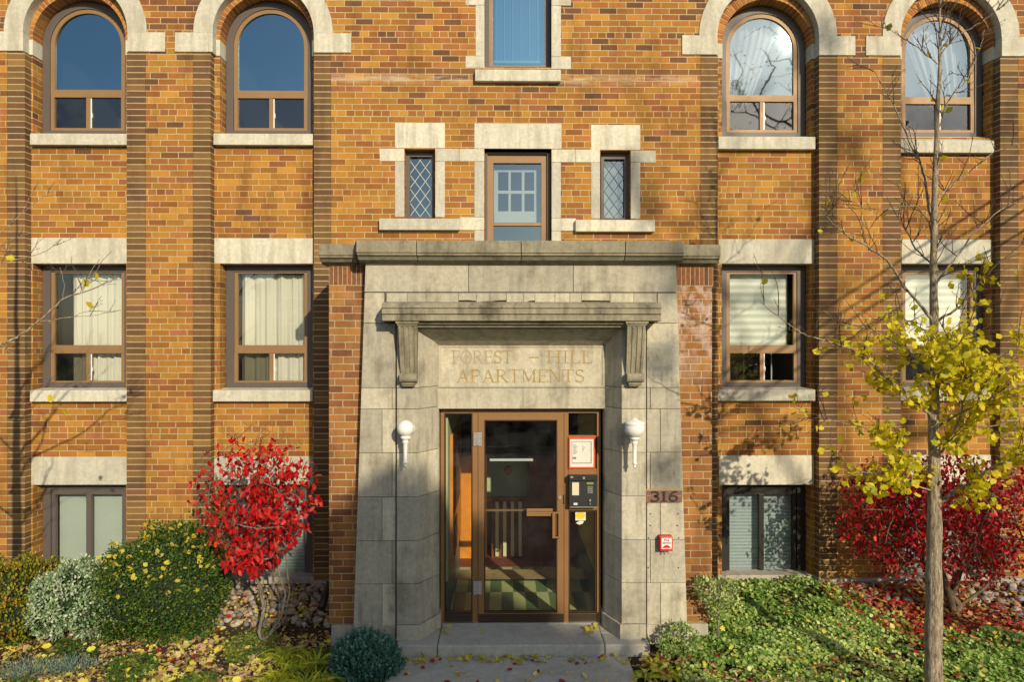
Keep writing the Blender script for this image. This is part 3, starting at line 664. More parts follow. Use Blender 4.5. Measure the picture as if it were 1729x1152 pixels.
# brick flanks
mb = MB()
mb.box(X(555.5, YF), X(620, YF), YF, YA + .05, ZF, Z(483, YF)); mb.build('porch_pier', 'porch_brick', bld); mb = MB(); mb.box(X(1135, YF), X(1202, YF), YF, YA + .05, ZF, Z(483, YF))
mb.build('porch_pier', 'porch_brick', bld)
mb = MB(); mm = MB()
for a, b in ((555.5, 617), (1143, 1204)):
    n = 8; x0, x1 = X(a, YF), X(b, YF)
    for i in range(n):
        u = x0 + (x1 - x0) * i / n; v = x0 + (x1 - x0) * (i + 1) / n; mb.box(u + .003, v - .003, YF - .003, YF + .1, Z(481.5, YF), Z(448.5, YF), rnd.random() * .6)
    mm.box(x0, x1, YF, YA + .05, Z(482.8, YF), Z(446, YF))
M['soldier'] = (lambda s: s.bsdf(s.mix(1.0, s.ramp(s.attr('tone'), [(0, (.15, .06, .035)), (.3, (.26, .10, .04)), (.6, (.20, .085, .04))]), s.ramp(s.noise(28, 4, s.pos()), [(.3, (.7, .7, .7)), (.7, (1.2, 1.2, 1.2))]), 'MULTIPLY'), .85, s.noise(60, 4, s.pos()), .3, .005))(NT('soldier_brick'))
o = mb.build('soldier_course', 'soldier', bld, bevel=.002); mm.build('course_mortar', 'mortar_light', o)
mb = MB()
mb.box(X(559, YF - .03), X(597, YF - .03), YF - .03, YB, G - .2, ZF - .003); mb.box(X(1158, YF - .03), X(1196, YF - .03), YF - .03, YB, G - .2, ZF - .003)
mb.build('porch_foundation', 'concrete', bld, bevel=.008)
# backing core behind the stones (dark mortar shows in the joints)
mb = MB()
def xl(py): return 617 - (py - 440) * 20.5 / 612
def xr(py): return 1142 + (py - 440) * 18.5 / 612
yc = YS + .012
zt_, zb_ = Z(441, YS), Z(1057, YS)
mb.prism([(X(xl(441), YS) + .012, zt_), (X(xl(1057), YS) + .012, zb_), (X(700, YS), zb_), (X(700, YS), zt_)], 'y', yc, YF + .3)
mb.prism([(X(xr(441), YS) - .012, zt_), (X(xr(1057), YS) - .012, zb_), (X(1056, YS), zb_), (X(1056, YS), zt_)], 'y', yc, YF + .3)
mb.box(X(700, YS), X(1056, YS), yc, YF + .3, Z(548, YS), zt_)
mb.build('porch_core', 'mortar', bld)
# facing stones
mb = MB()
def stone(xt0, xt1, xb0, xb1, t, b, y=YS, d=.10, tone=None):
    """battered block; x at top and bottom in pixels"""
    z1, z0 = Z(t, y) - gap, Z(b, y) + gap
    pts = [(X(xt0, y) + gap, z1), (X(xb0, y) + gap, z0), (X(xb1, y) - gap, z0), (X(xt1, y) - gap, z1)]
    mb.prism(pts, 'y', y, y + d, rnd.random() if tone is None else tone)
stone(617, 791, 615, 791, 440, 493.5); stone(791, 968, 791, 968, 440, 493.5); stone(968, 1142, 968, 1143.7, 440, 493.5)
stone(xl(494), 649, xl(546), 649, 494.5, 546); stone(1110, xr(494), 1110, xr(546), 494.5, 546)
rows = [(546, 655), (655, 691), (691, 765), (765, 839), (839, 913), (913, 986), (986, 1057)]
for i, (t, b) in enumerate(rows):
    if i == 0:
        stone(xl(t), 668, xl(b), 668, t, b); stone(1092, xr(t), 1092, xr(b), t, b); continue
    sp_ = (645 if i % 2 == 0 else 662)
    stone(xl(t), sp_, xl(b), sp_, t, b); stone(sp_, 668, sp_, 668, t, b)
    sr = (1115 if i % 2 == 0 else 1098)
    stone(1092, sr, 1092, sr, t, b); stone(sr, xr(t), sr, xr(b), t, b)
stone(xl(1057), 668, xl(1057) - 3, 668, 1057, 1083, YS - .015, .2); stone(1092, xr(1057), 1092, xr(1057) + 3, 1057, 1083, YS - .015, .2)
# band of broken facing above the canopy
xs = [652, 688, 719, 774, 804, 827, 855, 884, 903, 937, 962, 982, 1030, 1070, 1109]
for i in range(len(xs) - 1):
    y = YS - .012; b0, b1 = 511 + rnd.uniform(-4, 3), 511 + rnd.uniform(-4, 3)
    if i < 3 or i > 11: b0 = b1 = 514
    z1 = Z(495, y); mb.prism([(X(xs[i], y) + .0012, z1), (X(xs[i], y) + .0012, Z(b0, y)), (X((xs[i] + xs[i + 1]) / 2, y), Z((b0 + b1) / 2 - rnd.uniform(0, 3) * (3 <= i <= 11), y)), (X(xs[i + 1], y) - .0012, Z(b1, y)), (X(xs[i + 1], y) - .0012, z1)], 'y', y, YS + .09, rnd.random())
# inner piers with splayed jambs
xsl, xsr = X(706, YI), X(1050, YI); xbl, xbr = X(740.5, YT), X(1021, YT)
jr = [(546, 655), (655, 691), (691, 765), (765, 839), (839, 913), (913, 986), (986, 1055), (1055, 1079)]
for t, b in jr:
    z1, z0 = Z(t, YI) - gap, Z(b, YI) + gap
    if b == 1079: z0 = ZS + .001
    e = .0 if b < 1079 else .018
    mb.prism([(X(670, YI), YI - e), (xsl + e, YI - e), (xbl + e, YT), (xbl + e, YD + .1), (X(670, YI), YD + .1)], 'z', z0, z1, rnd.random())
    mb.prism([(X(1090.5, YI), YI - e), (xsr - e, YI - e), (xbr - e, YT), (xbr - e, YD + .1), (X(1090.5, YI), YD + .1)], 'z', z0, z1, rnd.random())
# lintel over the recess, with sloping soffit
z_f, z_b = Z(556, YI), Z(583, YT)
mb.prism([(YI + .006, Z(546.5, YI)), (YI + .006, z_f), (YT, z_b), (YD + .1, z_b), (YD + .1, Z(546.5, YI))], 'x', xsl - .05, xsr + .05, .35)
# name panel and door lintel
mb.box(xbl - .05, xbr + .05, YT + .006, YD + .09, Z(655, YT) + gap, z_b - .001, .9)
mb.box(xbl - .05, xbr + .05, YT - .002, YD + .09, Z(690.5, YT), Z(655, YT) - gap, .55)
stones = mb.build('porch_stonework', 'porch_stone', bld, bevel=.003)
# raised border of the name panel
mb = MB(); y = YT + .0
mb.ring((xbl - .0, xbr + .0, Z(655, YT) + .004, z_b - .004), (X(745, YT), X(1017, YT), Z(652, YT), Z(586.5, YT)), YT - .003, YT + .02); mb.build('name_panel_border', 'porch_stone', bld, bevel=.002)

# ---- engraved lettering (serif capitals drawn as thick and thin strokes)
def arc(cx, cz, rx, rz, a0, a1, n=14): return [(cx + rx * math.cos(R(a0 + (a1 - a0) * i / n)), cz + rz * math.sin(R(a0 + (a1 - a0) * i / n))) for i in range(n + 1)]
T, t_ = .115, .055
def ser(x, z, w=.30): return ([(x - w / 2, z), (x + w / 2, z)], .045)
GL = {
 'F': (.62, [([(.16, 0), (.16, 1)], T), ([(.16, .97), (.60, .97)], t_), ([(.60, 1), (.60, .80)], t_), ([(.16, .52), (.46, .52)], t_), ([(.46, .62), (.46, .42)], t_), ser(.16, .02), ser(.12, .98, .22)]),
 'O': (.86, [(arc(.43, .5, .36, .48, 0, 360, 28), .10)]),
 'R': (.80, [([(.16, 0), (.16, 1)], T), (([(.16, .97), (.36, .97)] + arc(.36, .74, .22, .23, 90, -90)[0:] + [(.16, .51)]), .075), ([(.38, .51), (.70, .02)], T * .95), ser(.16, .02), ser(.72, .02, .18), ser(.10, .98, .18)]),
 'E': (.68, [([(.16, 0), (.16, 1)], T), ([(.10, .97), (.60, .97)], t_), ([(.60, 1), (.60, .80)], t_), ([(.16, .52), (.46, .52)], t_), ([(.46, .62), (.46, .42)], t_), ([(.06, .03), (.64, .03)], t_), ([(.63, 0), (.63, .22)], t_)]),
 'S': (.62, [(arc(.32, .745, .215, .215, 30, 270, 12) + arc(.32, .265, .235, .235, 90, -150, 12), .095), ([(.52, .98), (.52, .76)], t_), ([(.09, .24), (.09, .02)], t_)]),
 'T': (.76, [([(.38, 0), (.38, 1)], T), ([(.05, .97), (.71, .97)], t_), ([(.05, 1), (.05, .80)], t_), ([(.71, 1), (.71, .80)], t_), ser(.38, .02)]),
 'H': (.88, [([(.17, 0), (.17, 1)], T), ([(.71, 0), (.71, 1)], T), ([(.17, .52), (.71, .52)], t_), ser(.17, .02), ser(.71, .02), ser(.17, .98), ser(.71, .98)]),
 'I': (.40, [([(.20, 0), (.20, 1)], T), ser(.20, .02), ser(.20, .98)]),
 'L': (.66, [([(.17, 0), (.17, 1)], T), ser(.17, .98), ([(.05, .03), (.62, .03)], t_), ([(.61, 0), (.61, .26)], t_)]),
 'A': (.86, [([(.14, 0), (.42, .98)], t_), ([(.42, .98), (.72, 0)], T), ([(.23, .34), (.62, .34)], t_), ser(.13, .02, .24), ser(.72, .02, .28)]),
 'P': (.70, [([(.16, 0), (.16, 1)], T), (([(.16, .97), (.36, .97)] + arc(.36, .73, .24, .24, 90, -90) + [(.16, .49)]), .075), ser(.16, .02), ser(.10, .98, .18)]),
 'M': (1.02, [([(.16, 0), (.18, 1)], t_), ([(.18, 1), (.50, .10)], T), ([(.50, .10), (.82, 1)], t_), ([(.82, 1), (.85, 0)], T), ser(.16, .02, .24), ser(.85, .02), ser(.14, .98, .2), ser(.88, .98, .2)]),
 'N': (.86, [([(.16, 0), (.16, 1)], t_), ([(.16, .98), (.70, .04)], T), ([(.70, 0), (.70, 1)], t_), ser(.16, .02, .24), ser(.70, .98, .24), ser(.10, .98, .18)]),
 '-': (.72, [([(.12, .46), (.56, .46)], .10)]), ' ': (.34, []),
 '3': (.62, [(arc(.29, .74, .21, .22, 150, -90, 12) + arc(.29, .27, .24, .25, 90, -150, 12), .18)]),
 '1': (.46, [([(.23, 0), (.23, 1)], .22), ([(.10, .82), (.23, .98)], .07), ser(.23, .03, .34)]),
 '6': (.64, [(arc(.31, .30, .22, .25, 0, 360, 20), .16), (arc(.53, .36, .44, .60, 180, 95, 10), .17), (arc(.40, .86, .14, .11, 130, 20, 5), .13)]),
}
def stroke(mb, pts, w, y, d, tone):
    n = len(pts); L, Rr = [], []
    for i in range(n):
        a = Vector(pts[max(i - 1, 0)]); b = Vector(pts[min(i + 1, n - 1)])
        if pts[0] == pts[-1] or (Vector(pts[0]) - Vector(pts[-1])).length < 1e-6:
            if i in (0, n - 1): a = Vector(pts[n - 2]); b = Vector(pts[1])
        t = (b - a).normalized(); nn = Vector((-t.y, t.x)) * w / 2; p = Vector(pts[i]); L.append(p + nn); Rr.append(p - nn)
    for i in range(n - 1): 
        mb.prism([tuple(L[i]), tuple(L[i + 1]), tuple(Rr[i + 1]), tuple(Rr[i])], 'y', y, y + d, tone)
def letters(text, px0, px1, pt, pb, Y, name, parent, matf, depth=.004, jitter=True):
    H = Z(pt, Y) - Z(pb, Y); x0, x1 = X(px0, Y), X(px1, Y)
    tot = sum(GL[c][0] for c in text); ks = (x1 - x0) / tot; cur = x0; i = 0
    for c in text:
        adv, strokes = GL[c]
        if strokes:
            mb = MB()
            for j, (pts, w) in enumerate(strokes):
                kk = H * .95
                q = [(cur + p[0] * ks, Z(pb, Y) + p[1] * H) for p in pts]
                stroke(mb, q, w * kk, Y - .0005 - .0002 * j, depth, .5)
            mb.build(name, matf(c, i), parent)
        cur += adv * ks; i += 1
lp = YT + .006
letters('FOREST', 762, 866, 592, 614, lp - .002, 'letter', stones, lambda c, i: 'gilt_worn' if i < 4 else 'gilt')
letters('-', 888, 916, 592, 614, lp - .002, 'letter', stones, lambda c, i: 'gilt')
letters('HILL', 922, 1001, 592, 614, lp - .002, 'letter', stones, lambda c, i: 'gilt')
letters('APARTMENTS', 770, 987, 624, 646, lp - .002, 'letter', stones, lambda c, i: 'gilt')

# ---- cornices and canopy
def profile(mb, pts, px0, px1, Yref, segs=(), ends=.0, tone=None):
    xs = [X(px0, Yref)] + [X(s_, Yref) for s_ in segs] + [X(px1, Yref)]
    for i in range(len(xs) - 1):
        dz = rnd.uniform(-.004, .004) if segs else 0
        mb.prism([(a, b + dz) for a, b in pts], 'x', xs[i] + (.0025 if segs else 0), xs[i + 1] - (.0025 if segs else 0), rnd.random() if tone is None else tone)
def cprof(Yf, pt, pb, back):
    zt, zb = Z(pt, Yf), Z(pb, Yf); h = zt - zb
    return [(Yf, zt), (Yf, zt - h * .58), (Yf + .012, zt - h * .60), (Yf + .012, zt - h * .70), (Yf + .03, zt - h * .72), (Yf + .055, zt - h * .86), (Yf + .06, zt - h * .9), (Yf + .10, zt - h * .92), (Yf + .115, zb), (back, zb), (back, zt)]
mb = MB()
YC = YS - .15
profile(mb, cprof(YC, 405.5, 441, YA - .01), 601, 1156, YC, (703, 880, 1056))
mb.prism([(X(601, YC), YC + .02), (X(594, YC), YC + .12), (X(601, YC), YC + .12)], 'z', Z(424, YC), Z(406.5, YC))
profile(mb, cprof(YF - .13, 412.5, 445, YA - .008), 538, 601, YF - .13, ()); profile(mb, cprof(YF - .13, 412.5, 446, YA - .008), 1154, 1217, YF - .13, ())
mb.build('cornice', 'canopy_stone', bld, bevel=.005)
mb = MB(); mb.box(X(560, YF), X(1200, YF), YS + .11, YA - .012, Z(446, YF) + .002, Z(420, YS)); mb.build('porch_roof', 'canopy_stone', bld)
YN = YS - .24
def yn(d): return YN + d
zt, z1_, z2_, z3_ = Z(513.5, YN), Z(518.5, YN), Z(530, YN), Z(541.5, YN)
mb = MB()
mb.prism([(yn(.04), zt + .012), (yn(0), z1_ + .006), (yn(0), z1_ - .008), (yn(.012), z1_ - .014), (yn(.012), z2_), (yn(.030), z2_ - .006), (yn(.030), z3_), (yn(.05), z3_ - .004), (YS + .02, z3_ - .004), (YS + .02, zt + .035), (YS - .02, zt + .03)], 'x', X(644, YN), X(1117.5, YN), .5)
# bed mould between the brackets
mb.prism([(yn(.075), z3_ - .0045), (yn(.085), z3_ - .030), (yn(.115), z3_ - .034), (yn(.125), z3_ - .058), (YS + .02, z3_ - .06), (YS + .02, z3_ - .0045)], 'x', X(700, YN), X(1063, YN), .2)
canopy = mb.build('canopy', 'canopy_stone', bld, bevel=.003)
def bracket(pxc, wpx):
    w = wpx * 6.0 / F; x = X(pxc, YN + .06); mb = MB(); ztop = z3_ - .0048; zbot = Z(651, YI - .05); ybk = YI + .02
    # cap
    mb.box(x - w * .62, x + w * .62, yn(.045), ybk, ztop - .018, ztop, .6); mb.box(x - w * .56, x + w * .56, yn(.06), ybk, ztop - .034, ztop - .0185, .6); mb.box(x - w * .5, x + w * .5, yn(.075), ybk, ztop - .048, ztop - .0345, .6)
    H = ztop - .048 - zbot
    # S-shaped body with flutes: swept outline, four ribs of alternating depth
    def yy(t):   # t 0 top .. 1 bottom
        return yn(.075) + .145 * (t ** .85) - .020 * math.sin(t * math.pi) - (0.030 if .0 <= t < .08 else 0) * 0
    n = 14; nr = 7
    for r in range(nr):
        a, b = -1 + 2 * r / nr, -1 + 2 * (r + 1) / nr; inset = .010 if r % 2 == 1 else 0
        for i in range(n):
            t0, t1 = i / n * .80, (i + 1) / n * .80; k0, k1 = 1 - .10 * t0, 1 - .10 * t1
            ya, yb = yy(t0) + inset, yy(t1) + inset
            za, zb = ztop - .048 - H * t0, ztop - .048 - H * t1
            xa0, xb0, xa1, xb1 = x + a * w / 2 * k0, x + b * w / 2 * k0, x + a * w / 2 * k1, x + b * w / 2 * k1
            mb.face([(xa1, yb, zb), (xb1, yb, zb), (xb0, ya, za), (xa0, ya, za)], .5)
            mb.face([(xa0, ya, za), (xa0, ybk, za), (xa1, ybk, zb), (xa1, yb, zb)], .5); mb.face([(xb0, ya, za), (xb1, yb, zb), (xb1, ybk, zb), (xb0, ybk, za)], .5)
    # volute and foot
    ww = w * .47; zc = zbot + H * .13; rr = .042
    pts = [(YI - .055 + rr * math.cos(R(a)), zc + rr * math.sin(R(a))) for a in range(60, 300, 20)] + [(ybk, zc - rr), (ybk, zc + rr)]
    mb.prism(pts, 'x', x - ww, x + ww, .6)
    mb.box(x - ww * .8, x + ww * .8, YI - .075, ybk, zbot + .010, zc - rr - .002, .5); mb.box(x - ww * .7, x + ww * .7, YI - .06, ybk, zbot - .006, zbot + .009, .4)
    mb.build('bracket', 'canopy_stone', canopy, bevel=0)
bracket(687.5, 31); bracket(1075.5, 31)

# ---- door step
mb = MB(); ye = 6.05
mb.box(X(738.5, ye), X(1021, ye), ye, YD + .3, G - .2, ZS, .5)
mb.box(X(668, ye), X(737.5, ye), ye + .003, YS + .1, G - .2, ZS - .0, .4); mb.box(X(1022, ye), X(1098, ye), ye + .003, YS + .1, G - .2, ZS - .0, .4)
mb.box(X(738.5, ye) - .6, X(738.5, ye) - .004, YS + .105, YD + .3, G - .2, ZS - .004, .4); mb.box(X(1021, ye) + .001, X(1021, ye) + .6, YS + .105, YD + .3, G - .2, ZS - .004, .4)
mb.build('door_step', 'path', bld, bevel=.012)
mb = MB(); mb.box(X(744, YD), X(1013, YD), YD - .02, YD + .08, ZS, ZS + .012); mb.build('threshold', 'steel', bld)

# ---- entrance: frame, door leaf, side lights
ent = frame_px((744, 692.5, 1014, 1056), (750, 698, 1008, 1055), YD, YD + .11, 'bronze', 'entrance_frame', bld, .003)
def bar(mb, a, t, b, bt, y0, y1): mb.box(X(a, YD), X(b, YD), y0, y1, Z(bt, YD), Z(t, YD))
m = MB(); bar(m, 797.5, 698.2, 807, 1055, YD + .004, YD + .10); bar(m, 952.5, 698.2, 960, 1055, YD + .004, YD + .10)
bar(m, 960.2, 792.5, 1007.8, 803, YD + .002, YD + .10); bar(m, 960.2, 857, 1007.8, 862.5, YD + .002, YD + .10); bar(m, 960.2, 736.5, 1007.8, 740, YD + .012, YD + .09)
m.build('mullion', 'bronze', ent, bevel=.003)
m = MB(); bar(m, 750.2, 1037, 797.3, 1054.5, YD + .004, YD + .09); bar(m, 960.2, 1037.5, 1007.8, 1054.5, YD + .004, YD + .09); m.build('bottom_rail', 'dark_bronze', ent, bevel=.003)
m = MB(); m.ring((X(750.2, YD), X(797.3, YD), Z(1037, YD), Z(698.2, YD)), (X(752, YD), X(795.5, YD), Z(1035, YD), Z(700.5, YD)), YD + .02, YD + .06)
m.ring((X(960.2, YD), X(1007.8, YD), Z(1037, YD), Z(862.7, YD)), (X(962.5, YD), X(1005, YD), Z(1035, YD), Z(866, YD)), YD + .02, YD + .06); m.build('glazing_bead', 'dark_bronze', ent)
m = MB()
for a, t, b, bt in ((751, 699, 797, 1036), (961, 699, 1007, 737), (961, 863, 1007, 1036)): quad(m, X(a, YD), X(b, YD), Z(bt, YD), Z(t, YD), YD + .05)
m.build('side_light', 'glass_door', ent)
m = MB(); quad(m, X(961, YD), X(1007, YD), Z(857, YD), Z(740, YD), YD + .04); m.build('blank_panel', 'dark_bronze', ent)
leaf = frame_px((807.6, 697.5, 952, 1053.5), (817.5, 709.5, 941, 1036.5), YD - .006, YD + .05, 'bronze', 'entrance_door', bld, .003)
m = MB(); bar(m, 808, 1037, 951.6, 1053, YD - .009, YD - .0065); m.build('kick_plate', 'dark_bronze', leaf)
m = MB(); m.ring((X(817.4, YD), X(941.1, YD), Z(1036.6, YD), Z(709.4, YD)), (X(819.5, YD), X(939, YD), Z(1034, YD), Z(711.5, YD)), YD + .003, YD + .045); m.build('glazing_bead', 'dark_bronze', leaf)
m = MB(); quad(m, X(818, YD), X(940.5, YD), Z(1036, YD), Z(710, YD), YD + .022); m.build('door_glass', 'glass_door', leaf)
m = MB(); bar(m, 817.8, 863, 890, 866, YD + .045, YD + .075); bar(m, 889, 858.5, 933, 863.3, YD - .03, YD - .01); bar(m, 889, 863.8, 940, 867, YD - .035, YD - .01); bar(m, 889, 867.5, 930, 871, YD - .03, YD - .01); m.build('push_bar', 'bronze', leaf, bevel=.002)
m = MB(); bar(m, 932, 864, 937, 907.5, YD - .05, YD - .03); bar(m, 942, 864, 946.5, 907.5, YD - .05, YD - .03); bar(m, 937, 864, 942, 866.5, YD - .048, YD - .032); bar(m, 937, 905, 942, 907.5, YD - .048, YD - .032); bar(m, 938, 866.5, 941, 905, YD - .012, YD - .007)
bar(m, 942.5, 870, 945.5, 873, YD - .032, YD - .004); bar(m, 942.5, 898, 945.5, 901, YD - .032, YD - .004); m.build('pull_handle', 'bronze', leaf, bevel=.002)
m = MB(); c = V(945, 840.5, YD); m.tube([c + Vector((0, -.018, 0)), c + Vector((0, .01, 0))], [.015, .018], 16); m.build('lock_cylinder', 'steel', leaf)
m = MB(); bar(m, 950.5, 836, 953, 852, YD - .010, YD - .004); m.build('strike_gap', 'black', leaf)
for py in (741.5, 992.5):
    m = MB(); bar(m, 799.5, py - 11, 805.3, py + 11.5, YD - .012, YD - .0065); bar(m, 808, py - 11, 813.5, py + 11.5, YD - .013, YD - .0065)
    c = V(806.6, py, YD - .015); hh = 11 * YD / F
    m.tube([c + Vector((0, 0, -hh)), c + Vector((0, 0, hh))], [.008, .008], 10)
    h = m.build('hinge', 'steel', leaf, bevel=.001)
    m = MB()
    for sx in (802.3, 810.7):
        for dy in (-7.5, 0, 7.5): cc = V(sx, py + dy, YD - .0135); m.tube([cc, cc + Vector((0, -.002, 0))], [.0035, .0035], 8)
    m.build('screw', 'black', h)

# ---- lobby behind the glass
lx0, lx1, ly1 = X(745, 6.62) - .02, X(975, 8.45), 8.45
lx0 = X(777, 8.45)
zc_ = Z(690, 6.62)
m = MB(); m.face([(lx0, YD + .06, ZS - .002), (lx1, YD + .06, ZS - .002), (lx1, ly1 - .3, ZS - .002), (lx0, ly1 - .3, ZS - .002)]); m.build('lobby_floor', 'tile', bld)
m = MB(); m.box(lx0, lx1, ly1 - .3, ly1 + .6, ZS - .05, ZS + .002); m.build('lobby_landing', 'tile_red', bld)
m = MB(); m.box(lx0 - .02, lx0, YD + .12, ly1, ZS, ZS + .36); m.box(lx1, lx1 + .02, YD + .12, ly1, ZS, ZS + .36); m.build('lobby_dado', 'marble', bld)
m = MB(); m.box(lx0 - .03, lx0 - .005, YD + .12, ly1 + .6, ZS + .36, .3); m.box(lx1 + .005, lx1 + .03, YD + .12, ly1 + .6, ZS + .36, .3); m.box(lx0 - .1, lx1 + .1, YD + .13, ly1 + .6, .3, .33)
m.build('lobby_wall', 'wall_green', bld)
m = MB(); m.box(lx0 - .02, lx0 + .02, 6.95, 8.35, ZS + .37, -.95); o = m.build('wooden_door', 'wood', bld, bevel=.004)
m = MB(); m.box(lx0 + .02, lx0 + .028, 7.15, 7.55, ZS + .45, -1.9); m.box(lx0 + .02, lx0 + .028, 7.15, 8.0, -1.8, -1.05); m.build('door_moulding', 'wood_dark', o, bevel=.003)
m = MB(); yb = ly1 + .02
m.box(X(770, yb), X(822, yb), yb, yb + .05, ZS, Z(770, yb)); m.build('lobby_wood_panel', 'wood', bld); m = MB(); m.box(X(893, yb), X(1010, yb), yb, yb + .05, ZS, Z(770, yb)); m.box(X(822, yb), X(893, yb), yb + .001, yb + .05, Z(848, yb), Z(840, yb)); m.build('lobby_screen', 'wood_dark', bld)
m = MB(); m.box(X(770, yb), X(1010, yb), yb, yb + .05, Z(770, yb) + .002, .3); m.build('lobby_transom', 'darkroom', bld)
m = MB(); m.box(X(832, yb + .5), X(889, yb + .5), yb + .5, yb + .52, Z(842, yb + .5), Z(776, yb + .5)); m.box(lx0, lx1, yb + .53, yb + .55, ZS, .3); m.build('lobby_back_wall', 'wall_green', bld)
m = MB(); m.box(X(827, yb - .05), X(900, yb - .05), yb - .05, yb, Z(779, yb - .05), Z(776, yb - .05)); m.build('lobby_strip_light', 'tube_light', bld)
m = MB()
for px in (836.5, 849.5, 862.5, 875.5): m.box(X(px, yb - .03), X(px + 5.5, yb - .03), yb - .03, yb - .01, Z(940, yb - .03), Z(848, yb - .03))
m.build('lobby_baluster', 'slat', bld)
m = MB(); m.box(X(830, yb), X(893, yb), yb + .02, yb + .03, Z(945, yb), Z(848, yb)); m.build('baluster_backing', 'wood_dark', bld)
bell = MB(); c = V(858, 795, yb + .46); bell.tube([c + Vector((0, -.02, 0)), c + Vector((0, .03, 0))], [.05, .055], 20)
tag(bell.build('alarm_bell', 'red'), 'small round red alarm bell on the wall inside the entrance lobby', 'alarm bell')

# ================================================================== FITTINGS ON THE PORCH
def lampmount(pxb, py, kind, label):
    c = V(pxb, py, YI); t = thing('wall_lamp', label, 'wall lamp', (c.x, c.y, c.z), 'white lamps either side of the entrance')
    sc = 6.04 / F
    m = MB(); m.tube([c + Vector((0, .0, 0)), c + Vector((0, -.012, 0)), c + Vector((0, -.024, 0))], [.050, .048, .03], 24); m.build('backplate', 'silver', t, True)
    L = V(pxb + (-8 if kind == 'globe' else -8), py, YI - .13)
    if kind == 'globe':
        ax = X(684.5, YI - .13)
    else: ax = X(1071.5, YI - .13)
    y = YI - .13
    z = lambda p: Z(p, y)
    base = 739 if kind == 'globe' else 741
    if kind == 'globe':
        zc = z(723.5); r = 14 * sc; n = 14
        prof = [(r * math.sin(math.pi * i / n), zc + r * math.cos(math.pi * i / n)) for i in range(n + 1)]
        m = MB(); m.lathe((ax, y, 0), prof, 28); m.build('glass_globe', 'globe', t, True)
    else:
        prof = [(.004, z(706.5)), (.02, z(707)), (.026, z(709)), (.05, z(710.5)), (.080, z(712.5)), (.088, z(714)), (.089, z(717)), (.084, z(718)), (.088, z(720)), (.088, z(727)), (.078, z(732)), (.055, z(736.5)), (.038, z(739))]
        m = MB(); m.lathe((ax, y, 0), prof, 28); m.build('glass_shade', 'globe', t, True)
    prof = [(.036, z(base - 3)), (.044, z(base - 1)), (.042, z(base + 1)), (.030, z(base + 3)), (.024, z(base + 4)), (.028, z(base + 6)), (.028, z(base + 8)), (.021, z(base + 10)), (.019, z(base + 14)), (.016, z(base + 40)), (.022, z(base + 41)), (.022, z(base + 43)), (.012, z(base + 44.5)), (.010, z(base + 46)), (.014, z(base + 47)), (.010, z(base + 49)), (.002, z(base + 51))]
    m = MB(); m.lathe((ax, y, 0), prof, 18); m.build('torch_stem', 'white', t, True)
    zz = z(base + 1); m = MB(); m.tube([(c.x, YI - .01, zz + .01), (c.x, YI - .07, zz - .01), (ax, y, zz - .012)], [.014, .013, .014], 10); m.build('arm', 'white', t, True)
lampmount(693, 724, 'globe', 'white wall lamp with a round opal globe on the pier left of the door')
lampmount(1064, 723, 'shade', 'white wall lamp with a lidded squat glass shade on the pier right of the door')

# house number plaque
c = V(1121, 839, YS); t = thing('house_number', 'dark brown house number plaque reading 316 on the right stone pier', 'house number', c)
m = MB(); y = YS - .03
m.box(X(1090, y), X(1152, y), y, YS - .001, Z(849.5, y), Z(829.5, y)); m.build('plaque_board', 'plaque', t, bevel=.003)
m = MB(); m.box(X(1090.5, y), X(1152, y), y - .001, y + .01, Z(829.8, y), Z(827.3, y)); m.box(X(1092, y), X(1099, y), y - .0025, y, Z(838.6, y), Z(837.6, y)); m.box(X(1143, y), X(1151, y), y - .0025, y, Z(839, y), Z(838, y)); m.build('bare_wood_edge', 'plaque_chip', t)
letters('316', 1097, 1147, 831.0, 848.0, y - .009, 'numeral', t, lambda c, i: 'plaque_no', .012)

# fire service box
c = V(1125, 921, YS); t = thing('fire_service_box', 'small red fire service key box with a white label on the right stone pier', 'key box', c)
m = MB(); y = YS - .075; m.box(X(1114.5, y), X(1136, y), y, YS - .001, Z(932.5, y), Z(907.5, y)); m.build('box_body', 'red', t, bevel=.005)
m = MB(); m.box(X(1117, y), X(1134, y), y - .003, y, Z(928.5, y), Z(910, y)); m.build('box_label', 'white', t)
def text_mesh(txt, size, loc, mat, parent, name, font_bold=True):
    cu = bpy.data.curves.new(name, 'FONT'); cu.body = txt; cu.size = size; cu.align_x = 'CENTER'; cu.extrude = .0006; cu.offset = size * .012
    o = bpy.data.objects.new('tmp', cu); COL.objects.link(o); o.rotation_euler = (R(90), 0, 0); bpy.context.view_layer.update()
    me = bpy.data.meshes.new_from_object(o.evaluated_get(bpy.context.evaluated_depsgraph_get())); bpy.data.objects.remove(o)
    me.transform(Matrix.Translation(loc) @ Matrix.Rotation(R(90), 4, 'X')); me.name = name; me.materials.clear(); return link(name, me, mat, parent)
cx = (X(1117, y) + X(1134, y)) / 2
text_mesh('Fire', .030, Vector((cx, y - .0045, Z(915.4, y))), 'ink_dark', t, 'label_text'); text_mesh('Service', .026, Vector((cx, y - .0045, Z(919.6, y))), 'ink_dark', t, 'label_text')
m = MB(); pts = [(cx + .032 * math.cos(R(a)), Z(926.3, y) + .024 * math.sin(R(a))) for a in range(0, 181, 15)]; m.prism(pts, 'y', y - .005, y - .003); m.box(cx - .042, cx + .042, y - .0055, y - .003, Z(926.8, y), Z(925.9, y)); m.build('helmet_emblem', 'red', t)
m = MB(); 
for dx in (-.012, .02): m.tube([(cx + dx, y + .02, Z(932.5, y)), (cx + dx, y + .02, Z(937.5, y))], [.005, .006], 8)
m.build('key_tag', 'steel', t)
